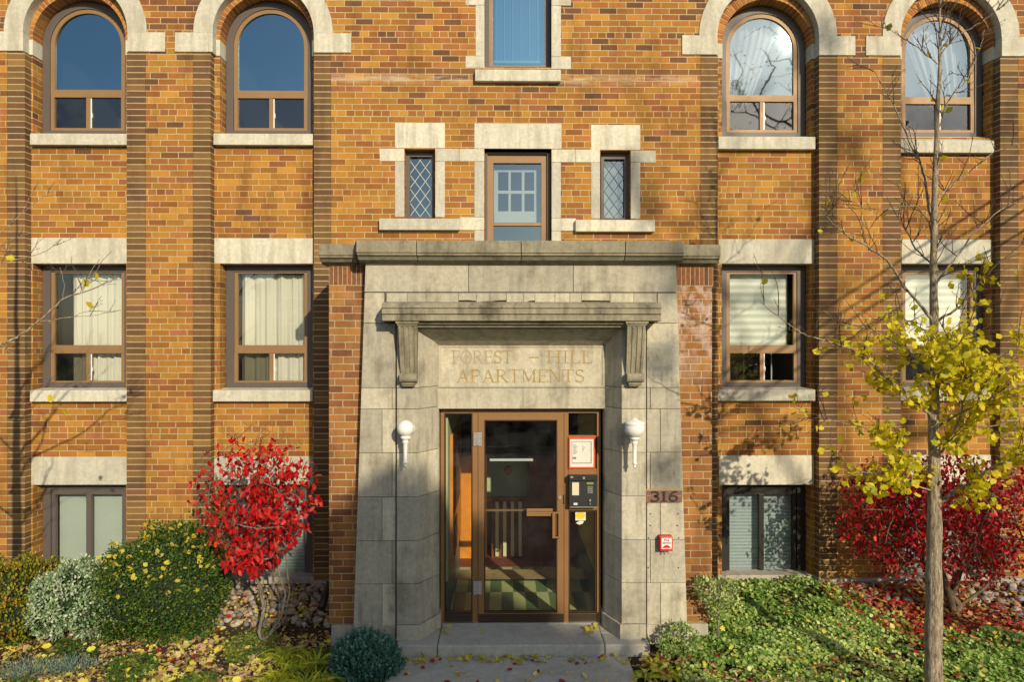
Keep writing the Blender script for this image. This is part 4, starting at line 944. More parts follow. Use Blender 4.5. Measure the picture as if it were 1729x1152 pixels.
# bolts left in the stone
m = MB()
for px, py in ((1095, 909), (1146, 909), (1094.5, 959), (1145.5, 959), (1143.5, 888), (1098, 888), (1145, 868), (1098, 868)):
    c = V(px, py, YS); m.tube([c, c + Vector((0, -.008, 0))], [.006, .005], 8)
m.build('bolt', 'black_and_shaded', bld)

# intercom
c = V(983, 831, YD); t = thing('intercom', 'black intercom panel with keypad and display beside the entrance door', 'intercom', c)
y = YD - .075
m = MB(); m.prism([(y, Z(858, y)), (y + .012, Z(804, y)), (YD - .002, Z(804, y)), (YD - .002, Z(858, y))], 'x', X(961, y), X(1009, y)); m.build('case', 'black', t, bevel=.004)
def ic(name, mat, a, tt, b, bt, dy=.0, th=.004):
    m = MB(); m.box(X(a, y), X(b, y), y - th + dy, y + dy + .012, Z(bt, y), Z(tt, y)); return m.build(name, mat, t)
ic('hood', 'black', 961.2, 803, 1008.8, 812, -.006, .006)
ic('name_card', 'cream', 966, 815.5, 977.5, 837, .001); ic('display', 'lcd', 990.5, 815.5, 1002, 818.8, .001); ic('badge', 'steel', 963, 804.5, 967.5, 807.5, -.012)
ic('paper_tag', 'paper', 968.5, 850, 975, 853.5, .0); ic('base_strip', 'steel', 962, 856.6, 1008.5, 858, .0)
for r in range(4):
    for q in range(3): ic('key', 'steel', 992.2 + q * 3.1, 822.3 + r * 3.1, 994.3 + q * 3.1, 824.4 + r * 3.1, .001)
for px, py, rr in ((985.5, 807, .012), (996, 845, .010), (996, 851, .006)):
    c2 = V(px, py, y); m = MB(); m.tube([c2 + Vector((0, -.018, 0)), c2], [rr, rr], 12); m.build('lock', 'steel', t)
# notice board
c = V(983, 765, YD); t = thing('notice_frame', 'red framed notice with faded printed plan beside the entrance door', 'notice', c)
y = YD - .02
frame_px((960.5, 739, 1005, 791.5), (962.8, 742, 1002.8, 789.3), y, YD, 'orange_red', 'frame', t)
m = MB(); m.box(X(962.8, y), X(1002.8, y), y + .006, y + .012, Z(789.3, y), Z(742, y)); m.build('notice_sheet', 'paper', t)
m = MB(); m.ring((X(965.5, y), X(999, y), Z(783.5, y), Z(746, y)), (X(966.3, y), X(997.7, y), Z(782.3, y), Z(746.8, y)), y + .004, y + .006)
for i in range(11): m.box(X(968, y), X(968 + 4 + (i * 7) % 5, y), y + .0045, y + .006, Z(752.6 + i * 1.5, y), Z(752 + i * 1.5, y))
for i in range(5): m.box(X(983, y), X(985 + (i * 3) % 4, y), y + .0045, y + .006, Z(754 + i * 2.4, y), Z(753.2 + i * 2.4, y))
m.box(X(967, y), X(973, y), y + .004, y + .006, Z(776, y), Z(772.5, y)); m.build('printed_plan', 'ink', t)
m = MB(); c2 = V(966, 725, YD); 
# yellow sticker
y = YD + .046
c = V(979, 872, YD); t = thing('door_sticker', 'torn yellow sticker on the side glass below the intercom', 'sticker', c)
m = MB(); m.box(X(971.5, y), X(989, y), y, y + .002, Z(880, y), Z(864.5, y)); m.build('sticker_edge', 'paper', t)
m = MB(); pts = [(X(980, y) + .046 * math.cos(R(a)), Z(871.5, y) + .036 * math.sin(R(a))) for a in range(0, 360, 20)]; m.prism(pts, 'y', y - .0015, y); m.build('yellow_disc', 'yellow', t)
m = MB(); m.prism([(X(972, y), Z(884, y)), (X(980, y), Z(880.2, y)), (X(986, y), Z(881, y)), (X(984, y), Z(885, y)), (X(978, y), Z(887, y))], 'y', y - .001, y); m.build('torn_paper', 'paper', t)
# downspout end by the left porch
t = MB(); t.tube([V(556, 985, 7.0), V(551, 1000, 6.9), V(543, 1028, 6.72)], [.035, .035, .04], 10)
tag(t.build('downspout', 'black_and_shaded', None, True), 'short black drain pipe slanting into the river stones by the left porch wall', 'drain pipe')
#@@VEG
# ================================================================== PLANTS
def gp(px, py, z=G):
    """ground point under a pixel"""
    Y = (G if z is None else z) * -F / (py - CY); return Vector((P(px, py, Y)[0], Y, z))
LS = {
 'ginkgo': ([(-.55, -.012, 0), (-.55, .012, 0), (0, 0, 0), (.48, -.60, .10), (.80, -.40, .02), (.97, -.10, .06), (.76, 0, -.03), (.97, .10, .06), (.80, .40, .02), (.48, .60, .10)], [(0, 2, 1), (2, 3, 4, 5, 6), (2, 6, 7, 8, 9)]),
 'oval': ([(0, 0, 0), (.28, -.25, .06), (.68, -.24, .05), (1, 0, -.05), (.68, .24, .05), (.28, .25, .06)], [(0, 1, 2, 3), (0, 3, 4, 5)]),
 'diamond': ([(0, 0, 0), (.5, -.32, .06), (1, 0, 0), (.5, .32, .06)], [(0, 1, 2, 3)]),
 'round': ([(0, 0, .0), (.15, -.42, .1), (.62, -.52, .06), (1, -.18, -.02), (.85, 0, .0), (1, .18, -.02), (.62, .52, .06), (.15, .42, .1)], [(0, 1, 2, 3, 4), (0, 4, 5, 6, 7)]),
 'blade': ([(0, -.05, 0), (0, .05, 0), (.5, .075, .03), (.5, -.075, .03), (1, 0, 0)], [(0, 3, 2, 1), (3, 4, 2)]),
 'maple': ([(0, 0, 0), (.1, -.45, .06), (.42, -.30, 0), (.62, -.55, .08), (.66, -.2, 0), (1.05, 0, -.04), (.66, .2, 0), (.62, .55, .08), (.42, .30, 0), (.1, .45, .06)], [(0, 1, 2), (0, 2, 3, 4, 5), (0, 5, 6, 7, 8), (0, 8, 9)]),
}
def unit(a): return a / np.maximum(np.linalg.norm(a, axis=-1, keepdims=True), 1e-9)
def leaf_cloud(name, pos, axis, size, shape, tone, mat, parent=None, normal=None):
    pos = np.asarray(pos, float); N = len(pos); axis = unit(np.asarray(axis, float))
    nr = rng.normal(size=(N, 3)) if normal is None else np.asarray(normal, float)
    nr = unit(nr - axis * (nr * axis).sum(1, keepdims=True)); bb = np.cross(nr, axis)
    sv, sf = LS[shape]; sv = np.array(sv); size = np.broadcast_to(np.asarray(size, float), (N,))
    vv = pos[:, None, :] + size[:, None, None] * (axis[:, None, :] * sv[None, :, 0:1] + bb[:, None, :] * sv[None, :, 1:2] + nr[:, None, :] * sv[None, :, 2:3])
    k = len(sv); tot = N * k; me = bpy.data.meshes.new(name); me.vertices.add(tot); me.vertices.foreach_set('co', vv.reshape(-1))
    fl = [i for f in sf for i in f]; lens = [len(f) for f in sf]; per = len(fl)
    idx = (np.arange(N)[:, None] * k + np.array(fl)[None, :]).reshape(-1)
    me.loops.add(len(idx)); me.loops.foreach_set('vertex_index', idx.astype(np.int32))
    ls = np.tile(np.array(lens), N); st = np.concatenate([[0], np.cumsum(ls)[:-1]])
    me.polygons.add(len(ls)); me.polygons.foreach_set('loop_start', st.astype(np.int32)); me.polygons.foreach_set('loop_total', ls.astype(np.int32))
    me.update(calc_edges=True)
    a = me.attributes.new('tone', 'FLOAT', 'FACE'); a.data.foreach_set('value', np.repeat(np.asarray(tone, float), len(sf)))
    return link(name, me, mat, parent)
def rdir(n, bias=(0, 0, 0)): return unit(rng.normal(size=(n, 3)) + np.array(bias))
L = leaf_material
M.update(
    ginkgo_leaf=L('ginkgo_leaf', [(0, (.36, .40, .02)), (.3, (.62, .58, .02)), (.6, (.84, .72, .025)), (1, (.92, .75, .04))], .5),
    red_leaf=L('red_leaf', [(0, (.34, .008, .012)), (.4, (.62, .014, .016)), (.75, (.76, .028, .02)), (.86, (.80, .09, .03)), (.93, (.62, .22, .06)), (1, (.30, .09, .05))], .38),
    cream_leaf=L('cream_edged_leaf', [(0, (.10, .22, .03)), (.45, (.34, .46, .12)), (1, (.76, .74, .42))], .3),
    dark_red_leaf=L('dark_red_leaf', [(0, (.18, .004, .01)), (.5, (.38, .007, .013)), (.85, (.56, .012, .018)), (1, (.80, .07, .04))], .36),
    box_leaf=L('boxwood_leaf', [(0, (.02, .055, .012)), (.5, (.055, .125, .02)), (.85, (.13, .20, .03)), (1, (.27, .28, .035))], .22),
    varieg_leaf=L('variegated_leaf', [(0, (.06, .17, .035)), (.4, (.15, .30, .09)), (.65, (.38, .48, .28)), (1, (.66, .70, .54))], .25),
    olive_leaf=L('olive_leaf', [(0, (.07, .11, .012)), (.5, (.24, .26, .02)), (.8, (.46, .38, .03)), (1, (.50, .20, .02))], .3),
    blue_leaf=L('blue_green_leaf', [(0, (.03, .10, .075)), (.6, (.10, .25, .18)), (1, (.24, .42, .30))], .2),
    silver_leaf=L('silver_leaf', [(0, (.10, .17, .13)), (1, (.30, .38, .31))], .2),
    lime_leaf=L('lime_leaf', [(0, (.28, .42, .025)), (.5, (.60, .66, .045)), (1, (.82, .74, .08))], .35),
    cover_leaf=L('ground_cover_leaf', [(0, (.06, .15, .02)), (.35, (.20, .36, .06)), (.65, (.42, .58, .13)), (.85, (.62, .74, .25)), (1, (.74, .78, .30))], .3),
    litter=L('fallen_leaf', [(0, (.66, .60, .06)), (.22, (.80, .68, .12)), (.4, (.68, .60, .24)), (.52, (.42, .25, .09)), (.66, (.56, .35, .19)), (.78, (.66, .44, .32)), (.88, (.30, .05, .04)), (1, (.45, .015, .02))], .2, .7),
    litter_red=L('fallen_red_leaf', [(0, (.62, .012, .025)), (.35, (.42, .03, .03)), (.55, (.55, .22, .12)), (.75, (.68, .46, .07)), (1, (.30, .16, .07))], .2, .7),
    litter_yellow=L('fallen_yellow_leaf', [(0, (.66, .50, .03)), (.6, (.60, .52, .10)), (1, (.50, .50, .10))], .25, .6),
    bark=bark_material('ginkgo_bark', (.17, .13, .085), (.62, .51, .36), 24), twig=bark_material('twig_bark', (.10, .065, .045), (.22, .15, .10), 30),
    grey_bark=bark_material('grey_stem_bark', (.13, .11, .085), (.36, .32, .25), 25), brown_bark=bark_material('brown_stem_bark', (.10, .075, .05), (.30, .22, .13), 22),
    core=plain('inner_shade_leaf', (.018, .03, .010), .95, mott=.5, sc=30),  # shade between the inner leaves is put into this near-black green
)
# bark plates on the ginkgo are vertical
# ---- planting slopes and mulch
def slope(name, xa, xb):
    n, mB = 60, MB(); ys_ = [6.55, 6.8, 7.05, 7.3, 7.59]; zs_ = [-.01, .03, .07, .10, .12]
    for i in range(n):
        a, b = xa + (xb - xa) * i / n, xa + (xb - xa) * (i + 1) / n
        for j in range(4): mB.face([(a, ys_[j], G + zs_[j]), (b, ys_[j], G + zs_[j]), (b, ys_[j + 1], G + zs_[j + 1]), (a, ys_[j + 1], G + zs_[j + 1])])
    struct(mB.build(name, soil))
slope('planting_bed', XL, X(556, YF)); slope('planting_bed', X(1202, YF), XR)
def gz(y): return G + float(np.interp(y, [6.55, 6.8, 7.05, 7.3, 7.59], [0, .03, .07, .10, .12]))

# ---- river stones, each one its own object
def stone_mat():
    s = NT('river_stone'); oi = s.n('ShaderNodeObjectInfo').outputs['Random']; p = s.pos()
    c = s.ramp(oi, [(0, (.19, .18, .17)), (.25, (.30, .24, .17)), (.45, (.24, .24, .25)), (.6, (.38, .34, .28)), (.75, (.28, .22, .16)), (.9, (.42, .37, .30)), (1, (.20, .21, .23))], 'CONSTANT')
    c = s.mix(1.0, c, s.ramp(s.noise(22, 5, p, .7), [(.3, (.7, .7, .7)), (.7, (1.2, 1.2, 1.2))]), 'MULTIPLY')
    return s.bsdf(c, .75, s.noise(50, 4, p), .4, .006, spec=.3)
M['river'] = stone_mat()
stone_protos = []
for k in range(6):
    bm = bmesh.new(); bmesh.ops.create_icosphere(bm, subdivisions=3, radius=1)
    rr = random.Random(k); kx, ky, kz = 1.0, rr.uniform(.65, .9), rr.uniform(.5, .75); ph = [rr.uniform(0, 6) for _ in range(6)]
    for v in bm.verts:
        c = v.co; f = 1 + .10 * math.sin(2.1 * c.x + ph[0]) * math.cos(1.8 * c.y + ph[1]) + .09 * math.sin(2.6 * c.z + ph[2] + c.x) + .05 * math.sin(5 * c.y + ph[3])
        v.co = Vector((c.x * kx, c.y * ky, c.z * kz)) * f
    me = bpy.data.meshes.new('river_stone'); bm.to_mesh(me); bm.free(); me.polygons.foreach_set('use_smooth', [True] * len(me.polygons)); me.materials.append(M['river']); stone_protos.append(me)
def stones_in(test, n, xr_, yr_, label, group, seed, smin=.035, smax=.085):
    rr = random.Random(seed); pts = []
    for _ in range(n * 30):
        if len(pts) >= n: break
        x, y = rr.uniform(*xr_), rr.uniform(*yr_)
        r = rr.uniform(smin, smax)
        if not test(x, y): continue
        if any((x - a) ** 2 + (y - b) ** 2 < (.78 * (r + c)) ** 2 for a, b, c in pts): continue
        pts.append((x, y, r))
        o = bpy.data.objects.new('river_stone', rr.choice(stone_protos)); COL.objects.link(o)
        o.location = (x, y, gz(y) + r * .35 + rr.uniform(0, .01)); o.scale = (r, r, r); o.rotation_euler = (rr.uniform(-.25, .25), rr.uniform(-.25, .25), rr.uniform(0, 6.28))
        tag(o, label, 'stone', group)
stones_in(lambda x, y: y > 6.70, 190, (X(330, 7), X(566, 6.9)), (6.6, 7.5), 'rounded grey or tan river stone heaped by the wall left of the porch', 'river stones left of the porch', 3, .024, .062)
stones_in(lambda x, y: x > 5.0 or y > 7.05, 150, (X(1395, 7.3), X(1700, 7.3) + .5), (6.5, 7.5), 'rounded river stone on the slope under the right-hand red bush', 'river stones along the right wall', 5, .024, .062)

# ---- growing twigs towards target points
def grow(skel, targets, seed=0, wig=.03, step=.10):
    """skel: list of polylines (already placed); returns nodes, parents"""
    rr = random.Random(seed); nodes, par = [], []
    for pl in skel:
        prev = -1
        if nodes:
            d = [(Vector(pl[0]) - q).length for q in nodes]; j = min(range(len(d)), key=d.__getitem__); prev = j
        for q in pl: nodes.append(Vector(q)); par.append(prev); prev = len(nodes) - 1
    arr = np.array([tuple(q) for q in nodes]); root = nodes[0]
    tg = sorted(targets, key=lambda t: (Vector(t) - root).length); tips = []
    for t in tg:
        t = Vector(t); d = np.linalg.norm(arr - np.array(t), axis=1) + .35 * np.maximum(arr[:, 2] - t.z, 0) + 0.0
        j = int(d.argmin()); a = nodes[j]; L_ = (t - a).length; n = max(1, int(L_ / step)); prev = j; new = []
        side = Vector((rr.uniform(-1, 1), rr.uniform(-1, 1), rr.uniform(-.6, .6))) * L_ * .10
        for k in range(1, n + 1):
            u = k / n; q = a.lerp(t, u) + side * math.sin(u * math.pi) + Vector((rr.uniform(-1, 1), rr.uniform(-1, 1), rr.uniform(-1, 1))) * wig * (.3 if k == n else 1) * .5
            nodes.append(q); par.append(prev); prev = len(nodes) - 1; new.append(tuple(q))
        arr = np.vstack([arr, np.array(new)]); tips.append(len(nodes) - 1)
    return nodes, par, tips
def branch_mesh(name, nodes, par, r_tip, r_root, mat, parent, power=.5, sides=6, thin=None):
    n = len(nodes); cnt = [0] * n; ch = [[] for _ in range(n)]
    for i, p_ in enumerate(par):
        if p_ >= 0: ch[p_].append(i)
    for i in range(n - 1, -1, -1):
        if not ch[i]: cnt[i] = 1
        if par[i] >= 0: cnt[par[i]] += cnt[i]
    mxc = max(cnt); rad = [r_tip + (r_root - r_tip) * ((c - 1) / max(mxc - 1, 1)) ** power for c in cnt]
    mb = MB(); m2 = MB()
    for i in range(n):
        p_ = par[i]
        start = p_ < 0 or max(ch[p_], key=lambda c: cnt[c]) != i
        if not start: continue
        chain = [i]
        while ch[chain[-1]]: chain.append(max(ch[chain[-1]], key=lambda c: cnt[c]))
        pts = [nodes[c] for c in chain]; rs = [rad[c] for c in chain]
        if p_ >= 0: pts = [nodes[p_]] + pts; rs = [min(rad[p_], rs[0] * 1.15)] + rs
        if len(pts) > 1: (m2 if thin and rs[0] < .0062 else mb).tube(pts, rs, sides if rs[0] > .006 else 4, False)
    if thin: m2.build('twig', thin, parent)
    return mb.build(name, mat, parent, smooth=True), rad
def in_ellipsoid(c, r, n, shell=0.0, seed=0):
    g = np.random.default_rng(seed); d = unit(g.normal(size=(n, 3))); rr = (shell + (1 - shell) * g.random(n)) ** (1 / 2.2 if shell == 0 else 1)
    return np.array(c) + d * rr[:, None] * np.array(r)

# ---- left burning bush (multi-stem, red leaves, trained as a small tree)
def stem_px(pts, Y, dy=0): return [V(a, b, Y + dy * i / max(len(pts) - 1, 1)) for i, (a, b) in enumerate(pts)]
Yb = 6.38
base = V(446, 1083, Yb); base.z = G - .02
bush = thing('burning_bush', 'small red-leaved burning bush on bare grey stems left of the entrance', 'shrub', (base.x, base.y, G))
sk = [[base] + stem_px([(449, 1079), (475, 1043), (482, 1003), (471, 970), (466, 919), (455, 880)], Yb, .1), stem_px([(457, 1072), (482, 1043), (489, 999), (484, 955), (480, 897), (476, 850)], Yb, -.1),
      stem_px([(440, 1079), (424, 1046), (409, 1010), (404, 977), (396, 930)], Yb, -.15), stem_px([(437, 1068), (446, 1028), (440, 1003), (428, 980), (412, 935)], Yb, .2), stem_px([(444, 1065), (459, 1013), (460, 970), (450, 920)], Yb, .3),
      stem_px([(482, 939), (457, 922), (435, 904), (400, 880)], Yb - .05, -.1), stem_px([(440, 990), (420, 960), (380, 930), (355, 900)], Yb, .1)]
cc = V(432, 846, Yb + .05); er = (101 * Yb / F, .46, 118 * Yb / F)
tg = np.vstack([in_ellipsoid(cc, er, 620, 0, 1), in_ellipsoid(cc, np.array(er) * 1.04, 200, .85, 2), in_ellipsoid(V(398, 938, Yb - .05), (.26, .22, .20), 90, 0, 79), in_ellipsoid(V(500, 905, Yb - .05), (.16, .2, .22), 40, 0, 80), [q for q in in_ellipsoid(cc, np.array(er) * 1.17, 330, .9, 77) if q[2] > cc.z + .15]])
tg = tg[tg[:, 2] > Z(985, Yb)]
# crown leans: narrower at the foot
w_ = np.clip((tg[:, 2] - Z(990, Yb)) / (Z(880, Yb) - Z(990, Yb)), .45, 1); tg[:, 0] = cc.x + (tg[:, 0] - cc.x) * w_
nodes, par, tips = grow(sk, tg, 1, .03, .09)
branch_mesh('stem', nodes, par, .0016, .022, 'grey_bark', bush, .62, thin='twig')
tp = np.array([tuple(nodes[i]) for i in tips])
lp_ = []; 
for q in tp:
    up = (q[2] - cc.z) / er[2]; k = 3 if up > .80 else 5
    if (((q - np.array(cc)) / np.array(er)) ** 2).sum() > 1.12: continue
    if up > .62 and rng.random() < .25: continue
    if (q[0] - cc.x) / er[0] < -.2 and -.35 < up < .45 and rng.random() < .5: continue
    if up < -.3 and rng.random() < .3: continue
    if rng.random() < .22: continue
    k += int(2 * ((q[0] - cc.x) / er[0] > 0))
    for _ in range(int(rng.integers(1, k))): lp_.append(q + rng.normal(size=3) * .030 + np.array([0, 0, -.02]))
lp_ = np.array(lp_); print('red leaves', len(lp_))
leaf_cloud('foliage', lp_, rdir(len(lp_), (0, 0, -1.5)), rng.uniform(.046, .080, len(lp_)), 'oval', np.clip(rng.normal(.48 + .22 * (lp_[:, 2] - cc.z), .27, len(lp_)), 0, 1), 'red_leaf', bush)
# ---- right burning bush, wider and darker
Yr = 6.83
base = V(1611, 1052, Yr); base.z = G - .02
bush = thing('burning_bush', 'wide dark red burning bush on spreading stems behind the ginkgo trunk', 'shrub', (base.x, base.y, G))
sk = [[base] + stem_px([(1611, 1036), (1599, 995), (1590, 965), (1585, 930)], Yr, -.1), stem_px([(1599, 1036), (1583, 1017), (1549, 985), (1527, 948), (1500, 915)], Yr, -.05), stem_px([(1621, 1023), (1661, 995), (1696, 957), (1720, 930)], Yr, -.1),
      stem_px([(1614, 1015), (1639, 989), (1671, 964), (1690, 930)], Yr, .25), stem_px([(1605, 1005), (1612, 970), (1640, 940)], Yr, .1), stem_px([(1600, 1010), (1570, 975), (1552, 930)], Yr, .3), stem_px([(1612, 1000), (1625, 950), (1650, 900)], Yr, -.3)]
cc = V(1592, 868, Yr); er = (172 * Yr / F, .60, 110 * Yr / F)
tg = np.vstack([in_ellipsoid(cc, er, 900, 0, 5), in_ellipsoid(cc, np.array(er) * 1.05, 260, .8, 6)])
tg = tg[tg[:, 2] > Z(968, Yr)]; tg = tg[tg[:, 1] < 7.42]
nodes, par, tips = grow(sk, tg, 2, .03, .10)
branch_mesh('stem', nodes, par, .0022, .050, 'brown_bark', bush, .5, thin='twig')
tp = np.array([tuple(nodes[i]) for i in tips]); lp_ = []
for q in tp:
    up = (q[2] - cc.z) / er[2]
    if up > .8 and rng.random() < .55: continue
    for _ in range(int(rng.integers(3, 9))): lp_.append(q + rng.normal(size=3) * .045 + np.array([0, 0, -.02]))
lp_ = np.array(lp_); print('right red', len(lp_))
leaf_cloud('foliage', lp_, rdir(len(lp_), (0, 0, -1.3)), rng.uniform(.035, .060, len(lp_)), 'oval', np.clip(rng.normal(.5, .26, len(lp_)), 0, 1), 'dark_red_leaf', bush)

# ---- clipped and mounded shrubs: leaves over stems and a solid dark core standing in for inner shade
def mound(name, label, cat, blobs, n, size, shape, mat, seed, depth=.10, updir=.6, tone=(.5, .25), core=True, group=None, zmin=G):
    g = np.random.default_rng(seed); c0_ = blobs[0][0]; t = thing(name, label, cat, (c0_[0], c0_[1], G), group)
    tot = sum(b[1][0] * b[1][2] for b in blobs); pos = []; nor = []
    for c, r in blobs:
        k = int(n * r[0] * r[2] / tot); d = unit(g.normal(size=(k, 3))); ph = g.uniform(0, 6, 6)
        bump = 1 + .09 * np.sin(4 * d[:, 0] + ph[0]) * np.cos(4 * d[:, 2] + ph[1]) + .08 * np.sin(9 * d[:, 0] + ph[2] + 5 * d[:, 1]) + .07 * np.sin(13 * d[:, 2] + ph[3] + 7 * d[:, 0])
        rad = bump - np.abs(g.normal(size=k)) * depth + .035 * g.normal(size=k) + np.where(g.random(k) < .06, g.uniform(.02, .16, k), 0)
        q = np.array(c) + d * rad[:, None] * np.array(r); pos.append(q); nor.append(d)
    pos = np.vstack(pos); nor = np.vstack(nor)
    keep = (pos[:, 2] > zmin + .02)
    for i, (c, r) in enumerate(blobs):   # drop what lies deep inside another blob
        e = (((pos - np.array(c)) / np.array(r)) ** 2).sum(1); keep &= e > .52
    pos, nor = pos[keep], nor[keep]
    ax = unit(nor + np.array([0, 0, updir]) + g.normal(size=pos.shape) * .75)
    tn = np.clip(g.normal(tone[0], tone[1], len(pos)) + .10 * np.sin(pos[:, 0] * 17) * np.sin(pos[:, 2] * 19), 0, 1)
    leaf_cloud('foliage', pos, ax, g.uniform(size * .7, size * 1.25, len(pos)), shape, tn, mat, t, normal=nor + g.normal(size=pos.shape) * .5)
    if core:
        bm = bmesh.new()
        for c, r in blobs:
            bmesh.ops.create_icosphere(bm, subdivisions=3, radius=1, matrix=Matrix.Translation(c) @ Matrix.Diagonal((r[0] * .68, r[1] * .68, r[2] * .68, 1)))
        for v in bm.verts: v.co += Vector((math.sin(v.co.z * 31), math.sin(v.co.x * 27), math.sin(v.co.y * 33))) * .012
        me = bpy.data.meshes.new('shade_core'); bm.to_mesh(me); bm.free(); link('shade_core', me, 'core', t)
    sm = MB(); rr = random.Random(seed)
    for _ in range(7):
        a = Vector((c0_[0] + rr.uniform(-.08, .08), c0_[1] + rr.uniform(-.08, .08), G - .03)); b = Vector(c0_) + Vector((rr.uniform(-.4, .4) * blobs[0][1][0], rr.uniform(-.4, .4) * blobs[0][1][1], 0))
        sm.tube([a, a.lerp(b, .5) + Vector((rr.uniform(-.04, .04), 0, 0)), b], [.016, .012, .006], 6, False)
    if core: sm.build('stem', 'brown_bark', t, True)
    return t, pos, nor
def B(px, py, Y, rx, rz, ry): return (tuple(V(px, py, Y)), (rx * Y / F, ry, rz * Y / F))
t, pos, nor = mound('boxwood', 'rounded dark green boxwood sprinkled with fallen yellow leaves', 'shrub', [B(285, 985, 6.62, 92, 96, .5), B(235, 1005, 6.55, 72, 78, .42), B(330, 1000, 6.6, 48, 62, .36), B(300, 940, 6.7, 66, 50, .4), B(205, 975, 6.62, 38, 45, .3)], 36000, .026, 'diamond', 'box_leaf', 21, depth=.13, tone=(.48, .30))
top = pos[(nor[:, 2] > .25) & (nor[:, 1] < .3)]; q = top[rng.choice(len(top), 170, replace=False)] + np.array([0, -.015, .02])
tag(leaf_cloud('fallen_leaves', q, rdir(len(q), (0, -.4, -.2)), rng.uniform(.028, .06, len(q)), 'ginkgo', rng.random(len(q)) ** 1.3 * .85, 'litter_yellow', None, normal=np.tile([0, -.6, 1.0], (len(q), 1)) + rng.normal(size=(len(q), 3)) * .35), 'yellow ginkgo leaves lying on the rounded green boxwood', 'leaf litter', kind='stuff')
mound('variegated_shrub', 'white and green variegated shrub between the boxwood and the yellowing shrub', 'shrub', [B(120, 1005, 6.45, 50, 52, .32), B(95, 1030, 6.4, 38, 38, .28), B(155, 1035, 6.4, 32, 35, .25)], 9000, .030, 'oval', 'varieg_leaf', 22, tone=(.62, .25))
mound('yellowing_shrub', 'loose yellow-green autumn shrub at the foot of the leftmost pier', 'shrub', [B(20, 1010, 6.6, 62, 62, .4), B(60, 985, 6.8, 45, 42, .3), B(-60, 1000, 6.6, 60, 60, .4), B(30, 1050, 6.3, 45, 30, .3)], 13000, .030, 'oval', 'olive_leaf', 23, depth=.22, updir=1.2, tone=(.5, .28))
# small standard euonymus right of the porch
t, *_ = mound('variegated_shrub', 'small pale green shrub on a thin twisted stem against the right porch brick', 'shrub', [B(1207, 1005, 6.25, 24, 26, .15), B(1190, 993, 6.2, 17, 16, .12), B(1228, 1003, 6.3, 15, 20, .12), B(1210, 1032, 6.25, 15, 18, .11)], 3000, .030, 'oval', 'cream_leaf', 24, depth=.4, tone=(.5, .25), core=False)
tw = MB()
for k in range(2): tw.tube([Vector((X(1212, 6.25) + .007 * math.cos(i * .9 + k * 3.1), 6.25 + .012 * math.sin(i * .9 + k * 3.1), G - .02 + i * .045)) for i in range(12)], [.007] * 12, 6, False)
tw.build('twisted_stem', 'grey_bark', t, True)
sp2 = MB(); rr = random.Random(4)
for _ in range(26):
    a = V(1207 + rr.uniform(-15, 15), 1005 + rr.uniform(-15, 15), 6.25); d = Vector((rr.uniform(-1, 1), rr.uniform(-.7, .7), rr.uniform(-.1, 1))).normalized() * rr.uniform(.12, .26); sp2.tube([a, a + d * .5 + Vector((0, 0, .01)), a + d], [.003, .0025, .0015], 4, False)
sp2.build('twig', 'grey_bark', t)
mound('low_shrub', 'low cream-edged shrub at the right corner of the door step', 'shrub', [B(1150, 1080, 6.0, 30, 24, .16), B(1128, 1092, 5.9, 16, 14, .12)], 1700, .028, 'oval', 'cream_leaf', 25, depth=.3, tone=(.42, .24), core=False)
# blue-green tufted shrub
Yl = 5.78; c = V(617, 1130, Yl); t = thing('lavender', 'dense blue-green tufted shrub at the left edge of the path', 'shrub', (c.x, Yl, G))
N = 1500; d = unit(rng.normal(size=(N, 3)) * np.array([1, 1, .9])); d[:, 2] = np.abs(d[:, 2]); r_ = .86 - np.abs(rng.normal(size=N)) * .10 + .07 * np.sin(d[:, 0] * 7 + 1) * np.cos(d[:, 1] * 6)
bp_ = np.array([c.x, Yl, G]) + d * r_[:, None] * np.array([.30, .28, .335]); per = 16
pos = np.repeat(bp_, per, 0); dd = np.repeat(unit(d * .8 + np.array([0, 0, .8]) + rng.normal(size=(N, 3)) * .22), per, 0); ln_ = np.repeat(rng.uniform(.04, .095, N), per); off = np.tile(np.linspace(0, 1, per), N) * ln_
pos = pos + dd * off[:, None]; ax = unit(dd * .9 + rng.normal(size=pos.shape) * .55)
leaf_cloud('foliage', pos, ax, rng.uniform(.016, .028, len(pos)), 'diamond', np.clip(np.repeat(rng.normal(.25, .2, N), per) + off * 5, 0, 1), 'blue_leaf', t)
bm = bmesh.new(); bmesh.ops.create_icosphere(bm, subdivisions=3, radius=1, matrix=Matrix.Translation((c.x, Yl, G)) @ Matrix.Diagonal((.24, .23, .27, 1))); me = bpy.data.meshes.new('shade_core'); bm.to_mesh(me); bm.free(); link('shade_core', me, 'core', t)
q = bp_[(d[:, 1] < .1)][:12] + np.array([0, -.02, .045]); tag(leaf_cloud('fallen_leaves', q, rdir(len(q)), .035, 'oval', rng.random(len(q)), 'litter', None), 'few pink and yellow leaves caught on the blue-green shrub', 'leaf litter', kind='stuff')
